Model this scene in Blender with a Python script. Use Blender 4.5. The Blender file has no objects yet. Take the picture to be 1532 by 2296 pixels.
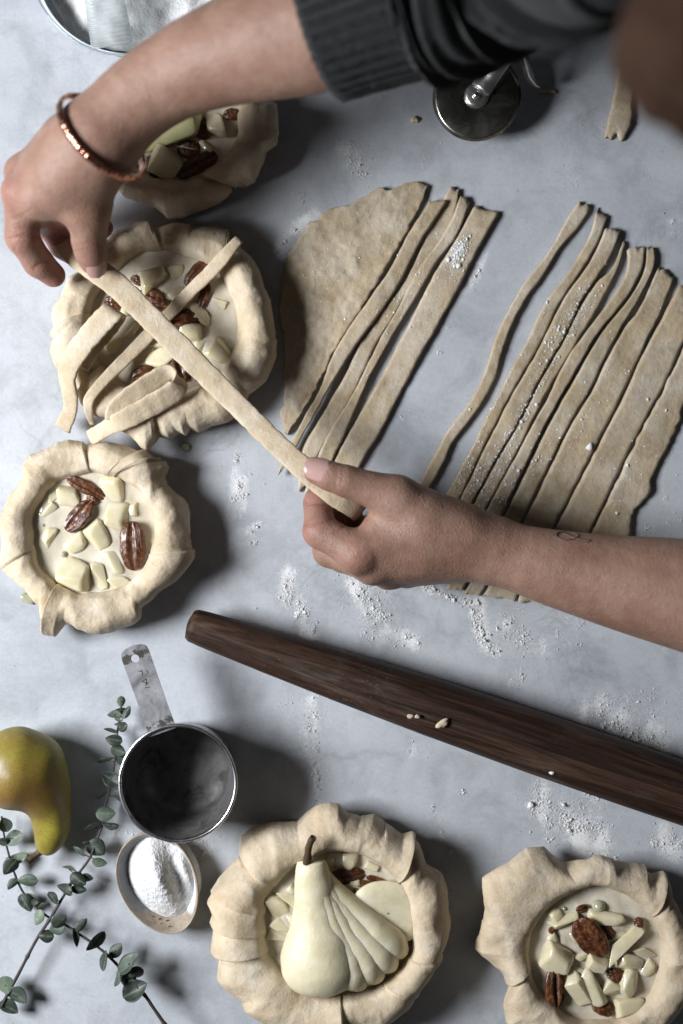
import bpy, math, random
import numpy as np
from mathutils import Vector, Matrix, Euler

random.seed(7)
rng = np.random.default_rng(11)
R = math.radians
scene = bpy.context.scene

# ------------------------------------------------------------------ camera
H = 0.92                                  # camera height over the counter
K = 0.72 * H / 2296.0                     # metres per photo pixel on the counter
cam_d = bpy.data.cameras.new('camera')
cam = bpy.data.objects.new('camera', cam_d)
scene.collection.objects.link(cam)
cam.location = (0, 0, H)
cam_d.sensor_fit = 'VERTICAL'
cam_d.sensor_height = 36.0
cam_d.sensor_width = 24.0
cam_d.lens = 50.0
cam_d.clip_start = 0.01
cam_d.clip_end = 20.0
cam_d.dof.use_dof = True
cam_d.dof.focus_distance = H - 0.030
cam_d.dof.aperture_fstop = 2.4
scene.camera = cam

# ------------------------------------------------------------------ world + lamps
world = bpy.data.worlds.new('World')
scene.world = world
world.use_nodes = True
bg = world.node_tree.nodes['Background']
bg.inputs[0].default_value = (0.90, 0.95, 1.0, 1)
bg.inputs[1].default_value = 0.034

def area(name, loc, target, sx, sy, power, col):
    l = bpy.data.lights.new(name, 'AREA')
    l.shape = 'RECTANGLE'; l.size = sx; l.size_y = sy
    l.energy = power; l.color = col
    o = bpy.data.objects.new(name, l)
    scene.collection.objects.link(o)
    o.location = loc
    o.rotation_euler = (Vector(target) - Vector(loc)).to_track_quat('-Z', 'Y').to_euler()
    return o
area('window_light', (-0.90, 0.02, 0.71), (0.05, -0.06, 0.0), 0.45, 0.34, 23.5, (0.945, 0.97, 1.0))

scene.view_settings.view_transform = 'Standard'
scene.view_settings.look = 'None'
scene.view_settings.gamma = 1.0
scene.view_settings.exposure = 0.0
scene.render.engine = 'CYCLES'

# ------------------------------------------------------------------ helpers
def W(px, py, z=0.0):
    """photo pixel + height over the counter -> point in metres"""
    s = K * (H - z) / H
    return ((px - 766.0) * s, (1148.0 - py) * s, z)
def WV(px, py, z=0.0): return np.array(W(px, py, z))
def zoom(base, sc, pts):
    return [(base[0] + p[0] / sc, base[1] + p[1] / sc) + tuple(p[2:]) for p in pts]

def hash3(ix, iy, iz, seed):
    h = (ix.astype(np.int64) * 374761393 + iy.astype(np.int64) * 668265263 + iz.astype(np.int64) * 2147483647 + seed * 974711) & 0xffffffff
    h = ((h ^ (h >> 13)) * 1274126177) & 0xffffffff
    return ((h ^ (h >> 16)) & 0xffff) / 65535.0
def vnoise(p, freq, seed=0):
    """smooth value noise in [-1,1]; p (N,3)"""
    q = np.asarray(p) * freq
    i = np.floor(q).astype(np.int64); f = q - i
    f = f * f * f * (f * (f * 6 - 15) + 10)
    out = 0
    for dx in (0, 1):
        for dy in (0, 1):
            for dz in (0, 1):
                w = (f[:, 0] if dx else 1 - f[:, 0]) * (f[:, 1] if dy else 1 - f[:, 1]) * (f[:, 2] if dz else 1 - f[:, 2])
                out = out + w * hash3(i[:, 0] + dx, i[:, 1] + dy, i[:, 2] + dz, seed)
    return out * 2 - 1
def fbm(p, freq, seed=0, octv=3):
    o = 0; a = 1.0
    for k in range(octv):
        o = o + a * vnoise(p, freq * 2 ** k, seed + k * 17); a *= 0.5
    return o

def mk_mesh(name, V, F, mat=None, smooth=True):
    me = bpy.data.meshes.new(name)
    V = np.asarray(V, dtype=np.float32)
    if isinstance(F, np.ndarray):
        n, k = F.shape
        me.vertices.add(len(V)); me.vertices.foreach_set('co', V.ravel())
        me.loops.add(n * k); me.loops.foreach_set('vertex_index', F.astype(np.int32).ravel())
        me.polygons.add(n)
        me.polygons.foreach_set('loop_start', np.arange(0, n * k, k, dtype=np.int32))
        me.polygons.foreach_set('loop_total', np.full(n, k, dtype=np.int32))
        me.update(calc_edges=True)
    else:
        me.from_pydata([tuple(v) for v in V.tolist()], [], F)
        me.update()
    me.validate()
    me.polygons.foreach_set('use_smooth', np.full(len(me.polygons), smooth, dtype=bool))
    if mat: me.materials.append(mat)
    return me
def link(name, me, parent=None):
    o = bpy.data.objects.new(name, me)
    scene.collection.objects.link(o)
    if parent: o.parent = parent
    return o
def ob(name, V, F, mat, parent=None, smooth=True):
    """V in world coordinates; stored relative to the parent's location"""
    V = np.asarray(V, dtype=np.float64)
    if parent is not None:
        V = V - np.array(parent.location)
        return link(name, mk_mesh(name, V, F, mat, smooth), parent)
    c = np.array([V[:, 0].mean(), V[:, 1].mean(), V[:, 2].min()])
    o = link(name, mk_mesh(name, V - c, F, mat, smooth))
    o.location = c
    return o
def empty(name, loc):
    o = bpy.data.objects.new(name, None); scene.collection.objects.link(o)
    o.location = loc; o.empty_display_size = 0.01
    return o
def tag(o, label, cat, group=None, kind=None):
    o['label'] = label; o['category'] = cat
    if group: o['group'] = group
    if kind: o['kind'] = kind
    return o

def gridfaces(n, m, wrap_n=False, wrap_m=False, flip=False):
    """quads of an n x m vertex grid"""
    a = np.arange(n if wrap_n else n - 1); b = np.arange(m if wrap_m else m - 1)
    A, B = np.meshgrid(a, b, indexing='ij')
    A2 = (A + 1) % n; B2 = (B + 1) % m
    q = np.stack([A * m + B, A2 * m + B, A2 * m + B2, A * m + B2], -1).reshape(-1, 4)
    return q[:, ::-1] if flip else q

def resample(pts, n):
    """Catmull-Rom through pts, n samples evenly along its length"""
    P = np.asarray(pts, dtype=float)
    if len(P) == 2:
        t = np.linspace(0, 1, n)[:, None]; return P[0] * (1 - t) + P[1] * t
    Q = np.vstack([2 * P[0] - P[1], P, 2 * P[-1] - P[-2]])
    out = []
    for i in range(1, len(Q) - 2):
        t = np.linspace(0, 1, 16, endpoint=False)[:, None]
        a, b, c, d = Q[i - 1], Q[i], Q[i + 1], Q[i + 2]
        out.append(0.5 * ((2 * b) + (c - a) * t + (2 * a - 5 * b + 4 * c - d) * t ** 2 + (3 * b - a - 3 * c + d) * t ** 3))
    S = np.vstack(out + [P[-1:]])
    L = np.concatenate([[0], np.cumsum(np.linalg.norm(np.diff(S, axis=0), axis=1))])
    u = np.linspace(0, L[-1], n)
    return np.stack([np.interp(u, L, S[:, k]) for k in range(S.shape[1])], 1)

def lathe(profile, n=64):
    """profile [(r,z)] -> V, F (quads); open ends"""
    prof = np.asarray(profile, float)
    th = np.linspace(0, 2 * math.pi, n, endpoint=False)
    V = np.stack([np.outer(np.cos(th), prof[:, 0]), np.outer(np.sin(th), prof[:, 0]), np.tile(prof[:, 1], (n, 1))], -1).reshape(-1, 3)
    return V, gridfaces(n, len(prof), wrap_n=True)
def tube(path, rad, n=10, cap=True):
    P = np.asarray(path, float); m = len(P)
    rad = np.broadcast_to(np.asarray(rad, float), (m,))
    T = np.gradient(P, axis=0); T /= np.linalg.norm(T, axis=1)[:, None] + 1e-12
    up = np.array([0, 0, 1.0]) if abs(T[0][2]) < 0.9 else np.array([1.0, 0, 0])
    V = []
    for i in range(m):
        a = np.cross(up, T[i]); a /= np.linalg.norm(a); b = np.cross(T[i], a); up = b
        for k in range(n):
            t = 2 * math.pi * k / n
            V.append(P[i] + rad[i] * (math.cos(t) * a + math.sin(t) * b))
    V = np.array(V); F = gridfaces(m, n, wrap_m=True).tolist()
    if cap:
        F.append(list(range(n))[::-1]); F.append([(m - 1) * n + k for k in range(n)])
    return V, F

# ---- signed distance fields -> mesh
class Field:
    def __init__(s, lo, hi, h):
        s.lo = np.array(lo, float); s.h = h
        s.n = np.ceil((np.array(hi) - s.lo) / h).astype(int) + 1
        s.f = np.full(s.n, 0.05, np.float32)
    def sl(s, pmin, pmax):
        a = np.clip(np.floor((pmin - s.lo) / s.h).astype(int), 0, s.n)
        b = np.clip(np.ceil((pmax - s.lo) / s.h).astype(int) + 1, 0, s.n)
        return a, b
    def cone(s, a, b, ra, rb, k=0.004, f=None, flat=None):
        """tapered capsule, smoothly merged"""
        f = s.f if f is None else f
        a = np.array(a, float); b = np.array(b, float); r = max(ra, rb) + 0.022
        i0, i1 = s.sl(np.minimum(a, b) - r, np.maximum(a, b) + r)
        if np.any(i1 <= i0): return
        ax = [s.lo[d] + s.h * np.arange(i0[d], i1[d]) for d in range(3)]
        X, Y, Z = np.meshgrid(*ax, indexing='ij')
        ab = b - a; L2 = float(ab @ ab) + 1e-12
        px, py, pz = X - a[0], Y - a[1], Z - a[2]
        t = np.clip((px * ab[0] + py * ab[1] + pz * ab[2]) / L2, 0, 1)
        px = px - t * ab[0]; py = py - t * ab[1]; pz = pz - t * ab[2]
        if flat is not None:                      # (direction, factor>1 thins the shape along it)
            d, fac = flat; d = np.array(d, float); d /= np.linalg.norm(d)
            q = px * d[0] + py * d[1] + pz * d[2]
            px = px + q * d[0] * (fac - 1); py = py + q * d[1] * (fac - 1); pz = pz + q * d[2] * (fac - 1)
        d = np.sqrt(px * px + py * py + pz * pz) - (ra + (rb - ra) * t)
        S = np.s_[i0[0]:i1[0], i0[1]:i1[1], i0[2]:i1[2]]
        o = f[S]
        h = np.clip(0.5 + 0.5 * (o - d) / k, 0, 1)
        f[S] = o * (1 - h) + d * h - k * h * (1 - h)
    def chain(s, pts, rad, k=0.004, kin=0.003):
        g = np.full(s.n, 0.05, np.float32)
        for i in range(len(pts) - 1): s.cone(pts[i], pts[i + 1], rad[i], rad[i + 1], kin, g)
        h = np.clip(0.5 + 0.5 * (s.f - g) / k, 0, 1)
        s.f = s.f * (1 - h) + g * h - k * h * (1 - h)
    def limb(s, pts, n=14, k=0.010):
        Q = resample([tuple(p) + (r_,) for p, r_ in pts], n)
        for i in range(n - 1): s.cone(Q[i, :3], Q[i + 1, :3], Q[i, 3], Q[i + 1, 3], k if i == 0 else 0.0015)
    def mesh(s):
        f = s.f; n = s.n; sg = f < 0
        c = [np.s_[:-1], np.s_[1:]]
        cnt = np.zeros(n - 1, np.int8)
        for i in (0, 1):
            for j in (0, 1):
                for k in (0, 1): cnt += sg[c[i], c[j], c[k]]
        act = (cnt > 0) & (cnt < 8)
        idx = np.full(n - 1, -1, np.int64); cells = np.argwhere(act); idx[act] = np.arange(len(cells))
        acc = np.zeros((len(cells), 3)); num = np.zeros(len(cells))
        cor = [(i, j, k) for i in (0, 1) for j in (0, 1) for k in (0, 1)]
        val = {q: f[cells[:, 0] + q[0], cells[:, 1] + q[1], cells[:, 2] + q[2]] for q in cor}
        for q in cor:
            for d in range(3):
                if q[d] == 0:
                    e = list(q); e[d] = 1; e = tuple(e)
                    a, b = val[q], val[e]; m = (a < 0) != (b < 0)
                    t = np.where(m, a / np.where(m, a - b, 1), 0)
                    p = np.tile(np.array(q, float), (len(cells), 1)); p[:, d] += t
                    acc[m] += p[m]; num[m] += 1
        V = s.lo + s.h * (cells + acc / num[:, None])
        F = []
        for d in range(3):
            e1, e2 = [(1, 2), (2, 0), (0, 1)][d]
            lo_ = [slice(None)] * 3; hi_ = [slice(None)] * 3
            lo_[d] = slice(0, -1); hi_[d] = slice(1, None)
            a = sg[tuple(lo_)]; b = sg[tuple(hi_)]
            ed = np.argwhere(a != b)
            ed = ed[(ed[:, e1] > 0) & (ed[:, e2] > 0) & (ed[:, e1] < n[e1] - 1) & (ed[:, e2] < n[e2] - 1)]
            ins = a[ed[:, 0], ed[:, 1], ed[:, 2]]
            def at(o1, o2):
                q = ed.copy(); q[:, e1] += o1; q[:, e2] += o2
                return idx[q[:, 0], q[:, 1], q[:, 2]]
            quad = np.stack([at(-1, -1), at(0, -1), at(0, 0), at(-1, 0)], 1)
            quad[~ins] = quad[~ins][:, ::-1]
            F.append(quad)
        return V, np.vstack(F)

def relax(V, F, it=2, lam=0.5):
    E = np.vstack([F[:, [0, 1]], F[:, [1, 2]], F[:, [2, 3]], F[:, [3, 0]]])
    deg = np.bincount(E[:, 0], minlength=len(V)) + np.bincount(E[:, 1], minlength=len(V))
    for _ in range(it):
        S = np.zeros_like(V)
        for d in range(3):
            S[:, d] = np.bincount(E[:, 0], V[E[:, 1], d], len(V)) + np.bincount(E[:, 1], V[E[:, 0], d], len(V))
        V = V + lam * (S / np.maximum(deg, 1)[:, None] - V)
    return V

# ------------------------------------------------------------------ materials
def mat(name):
    m = bpy.data.materials.new(name); m.use_nodes = True
    nt = m.node_tree; b = nt.nodes['Principled BSDF']
    return m, nt, b
def nd(nt, typ, **kw):
    n = nt.nodes.new(typ)
    for k, v in kw.items():
        if k == 'inp':
            for i, x in v.items(): n.inputs[i].default_value = x
        else: setattr(n, k, v)
    return n
def coords(nt, scale=None, kind='Object'):
    c = nd(nt, 'ShaderNodeTexCoord'); out = c.outputs[kind]
    if scale:
        mp = nd(nt, 'ShaderNodeMapping'); mp.inputs['Scale'].default_value = scale
        nt.links.new(out, mp.inputs[0]); out = mp.outputs[0]
    return out
def geo(nt):
    return nd(nt, 'ShaderNodeNewGeometry').outputs['Position']
def noise(nt, vec, scale, detail=4, rough=0.55, dist=0.0):
    n = nd(nt, 'ShaderNodeTexNoise')
    n.inputs['Scale'].default_value = scale; n.inputs['Detail'].default_value = detail
    n.inputs['Roughness'].default_value = rough; n.inputs['Distortion'].default_value = dist
    nt.links.new(vec, n.inputs['Vector'])
    return n.outputs['Fac']
def ramp(nt, fac, stops):
    r = nd(nt, 'ShaderNodeValToRGB'); el = r.color_ramp.elements
    while len(el) < len(stops): el.new(0.5)
    for e, (p, c) in zip(el, stops):
        e.position = p; e.color = c if len(c) == 4 else tuple(c) + (1,)
    nt.links.new(fac, r.inputs[0]); return r.outputs[0]
def g(v): return (v, v, v, 1)
def mix(nt, fac, a, b, mode='MIX'):
    m = nd(nt, 'ShaderNodeMix', data_type='RGBA', blend_type=mode)
    for s, v in ((m.inputs[0], fac), (m.inputs[6], a), (m.inputs[7], b)):
        if isinstance(v, (int, float)): s.default_value = v
        elif isinstance(v, tuple): s.default_value = v if len(v) == 4 else v + (1,)
        else: nt.links.new(v, s)
    return m.outputs[2]
def math_(nt, op, a, b=None):
    m = nd(nt, 'ShaderNodeMath', operation=op)
    for s, v in ((m.inputs[0], a), (m.inputs[1], b)):
        if v is None: continue
        if isinstance(v, (int, float)): s.default_value = v
        else: nt.links.new(v, s)
    return m.outputs[0]
def bump(nt, b, hgt, strength=0.3, dist=0.001, prev=None):
    n = nd(nt, 'ShaderNodeBump'); n.inputs['Strength'].default_value = strength; n.inputs['Distance'].default_value = dist
    nt.links.new(hgt, n.inputs['Height'])
    if prev is not None: nt.links.new(prev, n.inputs['Normal'])
    nt.links.new(n.outputs[0], b.inputs['Normal']); return n.outputs[0]

def m_marble():
    m, nt, b = mat('marble'); p = geo(nt)
    big = noise(nt, p, 6.5, 6, 0.60, 0.7)
    vein = noise(nt, p, 7.0, 5, 0.55, 1.4)
    col = ramp(nt, big, [(0.26, (0.33, 0.352, 0.39)), (0.45, (0.485, 0.507, 0.545)), (0.72, (0.54, 0.558, 0.59))])
    v2 = ramp(nt, math_(nt, 'ABSOLUTE', math_(nt, 'SUBTRACT', vein, 0.5)), [(0.0, g(0.80)), (0.05, g(0.95)), (0.12, g(1.0))])
    patch = ramp(nt, noise(nt, p, 5.5, 3, 0.5, 0.5), [(0.45, g(0)), (0.65, g(1))])
    col = mix(nt, patch, col, mix(nt, 1.0, col, v2, 'MULTIPLY'))
    smudge = ramp(nt, noise(nt, p, 28, 5, 0.65, 0.5), [(0.36, g(0.80)), (0.52, g(1.0))])
    col = mix(nt, 0.8, col, smudge, 'MULTIPLY')
    wsp = ramp(nt, math_(nt, 'ABSOLUTE', math_(nt, 'SUBTRACT', noise(nt, p, 21, 8, 0.6, 1.1), 0.5)), [(0.0, g(0.74)), (0.018, g(0.92)), (0.045, g(1.0))])
    wm = ramp(nt, noise(nt, p, 9, 3, 0.5), [(0.50, g(0)), (0.66, g(0.8))])
    col = mix(nt, wm, col, mix(nt, 1.0, col, wsp, 'MULTIPLY'))
    sm2 = ramp(nt, noise(nt, p, 75, 6, 0.7, 0.3), [(0.34, g(0.90)), (0.50, g(1.0)), (0.70, g(1.02))])
    col = mix(nt, 0.6, col, sm2, 'MULTIPLY')
    pits = ramp(nt, noise(nt, p, 190, 3, 0.6), [(0.27, g(0.72)), (0.33, g(1.0))])
    col = mix(nt, 0.7, col, pits, 'MULTIPLY')
    # flour film, mask stored on the mesh where flour was spilled
    at = nd(nt, 'ShaderNodeAttribute', attribute_name='flour')
    grain = ramp(nt, noise(nt, p, 480, 4, 0.7), [(0.3, g(0.90)), (0.7, g(1.08))])
    col = mix(nt, 0.8, col, grain, 'MULTIPLY')
    n1 = math_(nt, 'ADD', math_(nt, 'MULTIPLY', noise(nt, p, 85, 9, 0.78, 0.4), 0.42), math_(nt, 'MULTIPLY', noise(nt, p, 650, 5, 0.75), 0.58))
    th = math_(nt, 'ADD', math_(nt, 'MULTIPLY', at.outputs['Fac'], 0.37), n1)
    fl = ramp(nt, th, [(0.66, g(0)), (0.76, g(0.45)), (0.84, g(0.9))])
    spk = ramp(nt, noise(nt, p, 900, 2, 0.5), [(0.675, g(0)), (0.73, g(0.8))])
    fl = math_(nt, 'MAXIMUM', fl, math_(nt, 'MULTIPLY', spk, math_(nt, 'ADD', 0.18, at.outputs['Fac'])))
    col = mix(nt, fl, col, (0.84, 0.84, 0.84))
    nt.links.new(col, b.inputs['Base Color'])
    b.inputs['Specular IOR Level'].default_value = 0.35
    nt.links.new(ramp(nt, fl, [(0, g(0.42)), (1, g(0.9))]), b.inputs['Roughness'])
    bump(nt, b, fl, 0.25, 0.0004)
    return m

def m_dough(name, base, var, dust=0.0, sss=0.08):
    m, nt, b = mat(name); p = geo(nt)
    n1 = noise(nt, p, 55, 5, 0.6, 0.6)
    col = ramp(nt, n1, [(0.30, var), (0.55, base), (0.75, tuple(min(1, c * 1.08) for c in base))])
    blot = ramp(nt, noise(nt, p, 23, 4, 0.6), [(0.40, g(0.91)), (0.60, g(1.02))])
    col = mix(nt, 1.0, col, blot, 'MULTIPLY')
    fleck = ramp(nt, noise(nt, p, 260, 4, 0.6), [(0.30, g(0.80)), (0.38, g(1.0))])
    col = mix(nt, 0.75, col, fleck, 'MULTIPLY')
    fl = ramp(nt, noise(nt, p, 30, 8, 0.76), [(0.50 - dust, g(0)), (0.70 - dust, g(0.75))])
    spk = ramp(nt, noise(nt, p, 650, 3, 0.6), [(0.685 - 0.12 * dust, g(0)), (0.72, g(0.85))])
    sel = ramp(nt, noise(nt, p, 26, 2, 0.5), [(0.45 - dust, g(0)), (0.62, g(1))])
    fl = math_(nt, 'MAXIMUM', math_(nt, 'MULTIPLY', fl, 0.45), math_(nt, 'MULTIPLY', spk, sel))
    col = mix(nt, fl, col, (0.82, 0.80, 0.77))
    nt.links.new(col, b.inputs['Base Color'])
    b.inputs['Roughness'].default_value = 0.62
    b.inputs['Specular IOR Level'].default_value = 0.25
    b.inputs['Subsurface Weight'].default_value = sss
    b.inputs['Subsurface Radius'].default_value = (0.004, 0.0028, 0.0016)
    b.inputs['Subsurface Scale'].default_value = 1.0
    pr = bump(nt, b, noise(nt, p, 120, 5, 0.6), 0.40, 0.0018)
    pr = bump(nt, b, noise(nt, p, 380, 6, 0.75), 0.60, 0.0012, pr)
    bump(nt, b, noise(nt, p, 1100, 3, 0.6), 0.3, 0.0004, pr)
    return m

def m_custard():
    m, nt, b = mat('custard'); p = geo(nt)
    col = ramp(nt, noise(nt, p, 70, 4, 0.5, 0.8), [(0.35, (0.57, 0.51, 0.405)), (0.65, (0.66, 0.605, 0.495))])
    sp = ramp(nt, noise(nt, p, 1100, 2, 0.4), [(0.245, g(1)), (0.275, g(0))])
    col = mix(nt, math_(nt, 'MULTIPLY', sp, 0.75), col, (0.12, 0.07, 0.04))
    nt.links.new(col, b.inputs['Base Color'])
    b.inputs['Roughness'].default_value = 0.16
    b.inputs['Subsurface Weight'].default_value = 0.15
    b.inputs['Subsurface Radius'].default_value = (0.004, 0.003, 0.002); b.inputs['Subsurface Scale'].default_value = 1
    bump(nt, b, noise(nt, p, 160, 3, 0.5), 0.35, 0.0014)
    return m

def m_pearflesh(name, c1, c2, rough=0.22, grain=0.15):
    m, nt, b = mat(name); p = geo(nt)
    col = ramp(nt, noise(nt, p, 90, 4, 0.6), [(0.35, c1), (0.68, c2)])
    nt.links.new(col, b.inputs['Base Color'])
    b.inputs['Roughness'].default_value = rough
    b.inputs['Subsurface Weight'].default_value = 0.6
    b.inputs['Subsurface Radius'].default_value = (0.006, 0.006, 0.003); b.inputs['Subsurface Scale'].default_value = 1
    b.inputs['Coat Weight'].default_value = 0.6 if rough < 0.3 else 0.0
    pr = bump(nt, b, noise(nt, p, 220, 3, 0.6), 0.3, 0.001)
    bump(nt, b, noise(nt, p, 850, 3, 0.7), grain, 0.0006, pr)
    return m

def m_pecan():
    m, nt, b = mat('pecan_skin'); c = coords(nt, (1, 1, 1))
    col = ramp(nt, noise(nt, geo(nt), 330, 5, 0.65, 0.6), [(0.28, (0.018, 0.006, 0.003)), (0.50, (0.095, 0.032, 0.012)), (0.72, (0.27, 0.11, 0.042))])
    nt.links.new(col, b.inputs['Base Color'])
    b.inputs['Roughness'].default_value = 0.34; b.inputs['Coat Weight'].default_value = 0.35; b.inputs['Coat Roughness'].default_value = 0.12
    bump(nt, b, noise(nt, geo(nt), 520, 4, 0.6), 0.5, 0.0010)
    return m

def m_skin():
    m, nt, b = mat('skin'); p = geo(nt)
    col = ramp(nt, noise(nt, p, 34, 5, 0.62), [(0.28, (0.220, 0.130, 0.094)), (0.52, (0.285, 0.178, 0.134)), (0.75, (0.345, 0.226, 0.176))])
    at = nd(nt, 'ShaderNodeAttribute', attribute_name='pink')
    col = mix(nt, at.outputs['Fac'], col, (0.34, 0.135, 0.118))
    mot = ramp(nt, noise(nt, p, 120, 4, 0.65), [(0.32, (0.92, 0.80, 0.78)), (0.62, (1.06, 1.03, 1.0))])
    col = mix(nt, 0.8, col, mot, 'MULTIPLY')
    fr = ramp(nt, noise(nt, p, 430, 3, 0.6), [(0.30, g(0.70)), (0.40, g(1.0))])
    col = mix(nt, 0.6, col, fr, 'MULTIPLY')
    cr = nd(nt, 'ShaderNodeAttribute', attribute_name='crease')
    col = mix(nt, math_(nt, 'MULTIPLY', cr.outputs['Fac'], 0.45), col, (0.24, 0.09, 0.065))
    nt.links.new(col, b.inputs['Base Color'])
    b.inputs['Roughness'].default_value = 0.47; b.inputs['Specular IOR Level'].default_value = 0.30
    b.inputs['Subsurface Weight'].default_value = 0.12
    b.inputs['Subsurface Radius'].default_value = (0.005, 0.002, 0.001); b.inputs['Subsurface Scale'].default_value = 1
    vo = nd(nt, 'ShaderNodeTexVoronoi'); vo.inputs['Scale'].default_value = 900; nt.links.new(p, vo.inputs['Vector'])
    pr = bump(nt, b, vo.outputs['Distance'], 0.35, 0.0006)
    pr = bump(nt, b, noise(nt, p, 420, 4, 0.7), 0.30, 0.0008, pr)
    pr = bump(nt, b, noise(nt, p, 75, 4, 0.6), 0.30, 0.0025, pr)
    inv = math_(nt, 'SUBTRACT', 1.0, cr.outputs['Fac'])
    bump(nt, b, inv, 0.5, 0.0012, pr)
    return m

def m_plain(name, col, rough=0.5, metal=0.0, bmp=None, var=0.12, vs=120, spec=0.5):
    m, nt, b = mat(name); p = coords(nt)
    c = ramp(nt, noise(nt, p, vs, 4, 0.6), [(0.3, tuple(x * (1 - var) for x in col)), (0.7, tuple(min(1, x * (1 + var)) for x in col))])
    nt.links.new(c, b.inputs['Base Color'])
    b.inputs['Roughness'].default_value = rough; b.inputs['Metallic'].default_value = metal
    b.inputs['Specular IOR Level'].default_value = spec
    if bmp: bump(nt, b, noise(nt, p, bmp[0], 4, 0.6), bmp[1], bmp[2])
    return m

def m_walnut():
    m, nt, b = mat('walnut'); c = coords(nt, (1, 1, 1))
    st = coords(nt, (5.0, 90.0, 90.0))
    n1 = noise(nt, st, 1.6, 6, 0.65, 1.2)
    col = ramp(nt, n1, [(0.28, (0.008, 0.004, 0.003)), (0.45, (0.026, 0.013, 0.009)), (0.58, (0.055, 0.029, 0.019)), (0.74, (0.105, 0.060, 0.040))])
    por = ramp(nt, noise(nt, coords(nt, (40.0, 900.0, 900.0)), 1.0, 3, 0.6), [(0.30, g(0.35)), (0.42, g(1))])
    col = mix(nt, 0.8, col, por, 'MULTIPLY')
    fl = ramp(nt, noise(nt, c, 700, 3, 0.7), [(0.66, g(0)), (0.72, g(0.55))])
    sel = ramp(nt, noise(nt, c, 14, 3, 0.6), [(0.46, g(0.0)), (0.66, g(0.8))])
    fl = math_(nt, 'MULTIPLY', fl, sel)
    film = math_(nt, 'MULTIPLY', ramp(nt, noise(nt, coords(nt, (25.0, 160.0, 160.0)), 1.0, 5, 0.7), [(0.5, g(0)), (0.75, g(0.16))]), sel)
    col = mix(nt, math_(nt, 'MAXIMUM', fl, film), col, (0.62, 0.58, 0.55))
    nt.links.new(col, b.inputs['Base Color'])
    b.inputs['Roughness'].default_value = 0.58; b.inputs['Specular IOR Level'].default_value = 0.22
    bump(nt, b, n1, 0.25, 0.0008)
    return m

def m_steel(name='worn_aluminium', col=(0.50, 0.50, 0.52), rough=0.40, stain=(0.045, 0.036, 0.03), lo=0.66):
    m, nt, b = mat(name); p = coords(nt)
    n1 = noise(nt, p, 60, 6, 0.68, 0.8)
    c = ramp(nt, noise(nt, p, 170, 4, 0.6), [(0.3, tuple(x * 0.82 for x in col)), (0.7, col)])
    s = ramp(nt, n1, [(lo, g(0)), (lo + 0.05, g(0.85))])
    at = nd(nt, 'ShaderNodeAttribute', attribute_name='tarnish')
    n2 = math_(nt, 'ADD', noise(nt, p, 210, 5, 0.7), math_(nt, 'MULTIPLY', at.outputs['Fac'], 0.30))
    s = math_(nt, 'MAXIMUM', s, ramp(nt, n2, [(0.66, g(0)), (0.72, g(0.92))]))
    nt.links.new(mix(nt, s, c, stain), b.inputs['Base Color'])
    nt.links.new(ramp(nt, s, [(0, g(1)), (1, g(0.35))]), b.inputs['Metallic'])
    nt.links.new(ramp(nt, n1, [(0.3, g(rough * 0.8)), (0.7, g(rough * 1.35))]), b.inputs['Roughness'])
    bump(nt, b, noise(nt, p, 300, 4, 0.6), 0.1, 0.0005)
    return m

def m_glass():
    m, nt, b = mat('clear_glass')
    tr = nd(nt, 'ShaderNodeBsdfTransparent'); tr.inputs[0].default_value = (0.93, 0.955, 0.96, 1)
    gl = nd(nt, 'ShaderNodeBsdfGlossy'); gl.inputs['Roughness'].default_value = 0.06; gl.inputs[0].default_value = (0.9, 0.95, 1, 1)
    fr = nd(nt, 'ShaderNodeFresnel'); fr.inputs[0].default_value = 1.5
    mx = nd(nt, 'ShaderNodeMixShader'); nt.links.new(fr.outputs[0], mx.inputs[0]); nt.links.new(tr.outputs[0], mx.inputs[1]); nt.links.new(gl.outputs[0], mx.inputs[2])
    nt.links.new(mx.outputs[0], nt.nodes['Material Output'].inputs[0]); nt.nodes.remove(b)
    return m

def m_ribbed():
    m, nt, b = mat('ribbed_glass')
    b.inputs['Base Color'].default_value = (0.55, 0.58, 0.59, 1); b.inputs['Roughness'].default_value = 0.12; b.inputs['Specular IOR Level'].default_value = 0.9
    tr = nd(nt, 'ShaderNodeBsdfTransparent'); tr.inputs[0].default_value = (0.92, 0.95, 0.96, 1)
    mx = nd(nt, 'ShaderNodeMixShader'); mx.inputs[0].default_value = 0.45
    nt.links.new(tr.outputs[0], mx.inputs[1]); nt.links.new(b.outputs[0], mx.inputs[2]); nt.links.new(mx.outputs[0], nt.nodes['Material Output'].inputs[0])
    return m

def m_powder(name, col, bs=900):
    m, nt, b = mat(name); p = geo(nt)
    c = ramp(nt, noise(nt, p, 300, 4, 0.7), [(0.3, tuple(x * 0.92 for x in col)), (0.7, col)])
    nt.links.new(c, b.inputs['Base Color']); b.inputs['Roughness'].default_value = 0.9
    b.inputs['Specular IOR Level'].default_value = 0.2
    pr = bump(nt, b, noise(nt, p, bs, 3, 0.7), 0.8, 0.0008)
    bump(nt, b, noise(nt, p, bs * 0.25, 4, 0.6), 0.4, 0.0016, pr)
    return m

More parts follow.
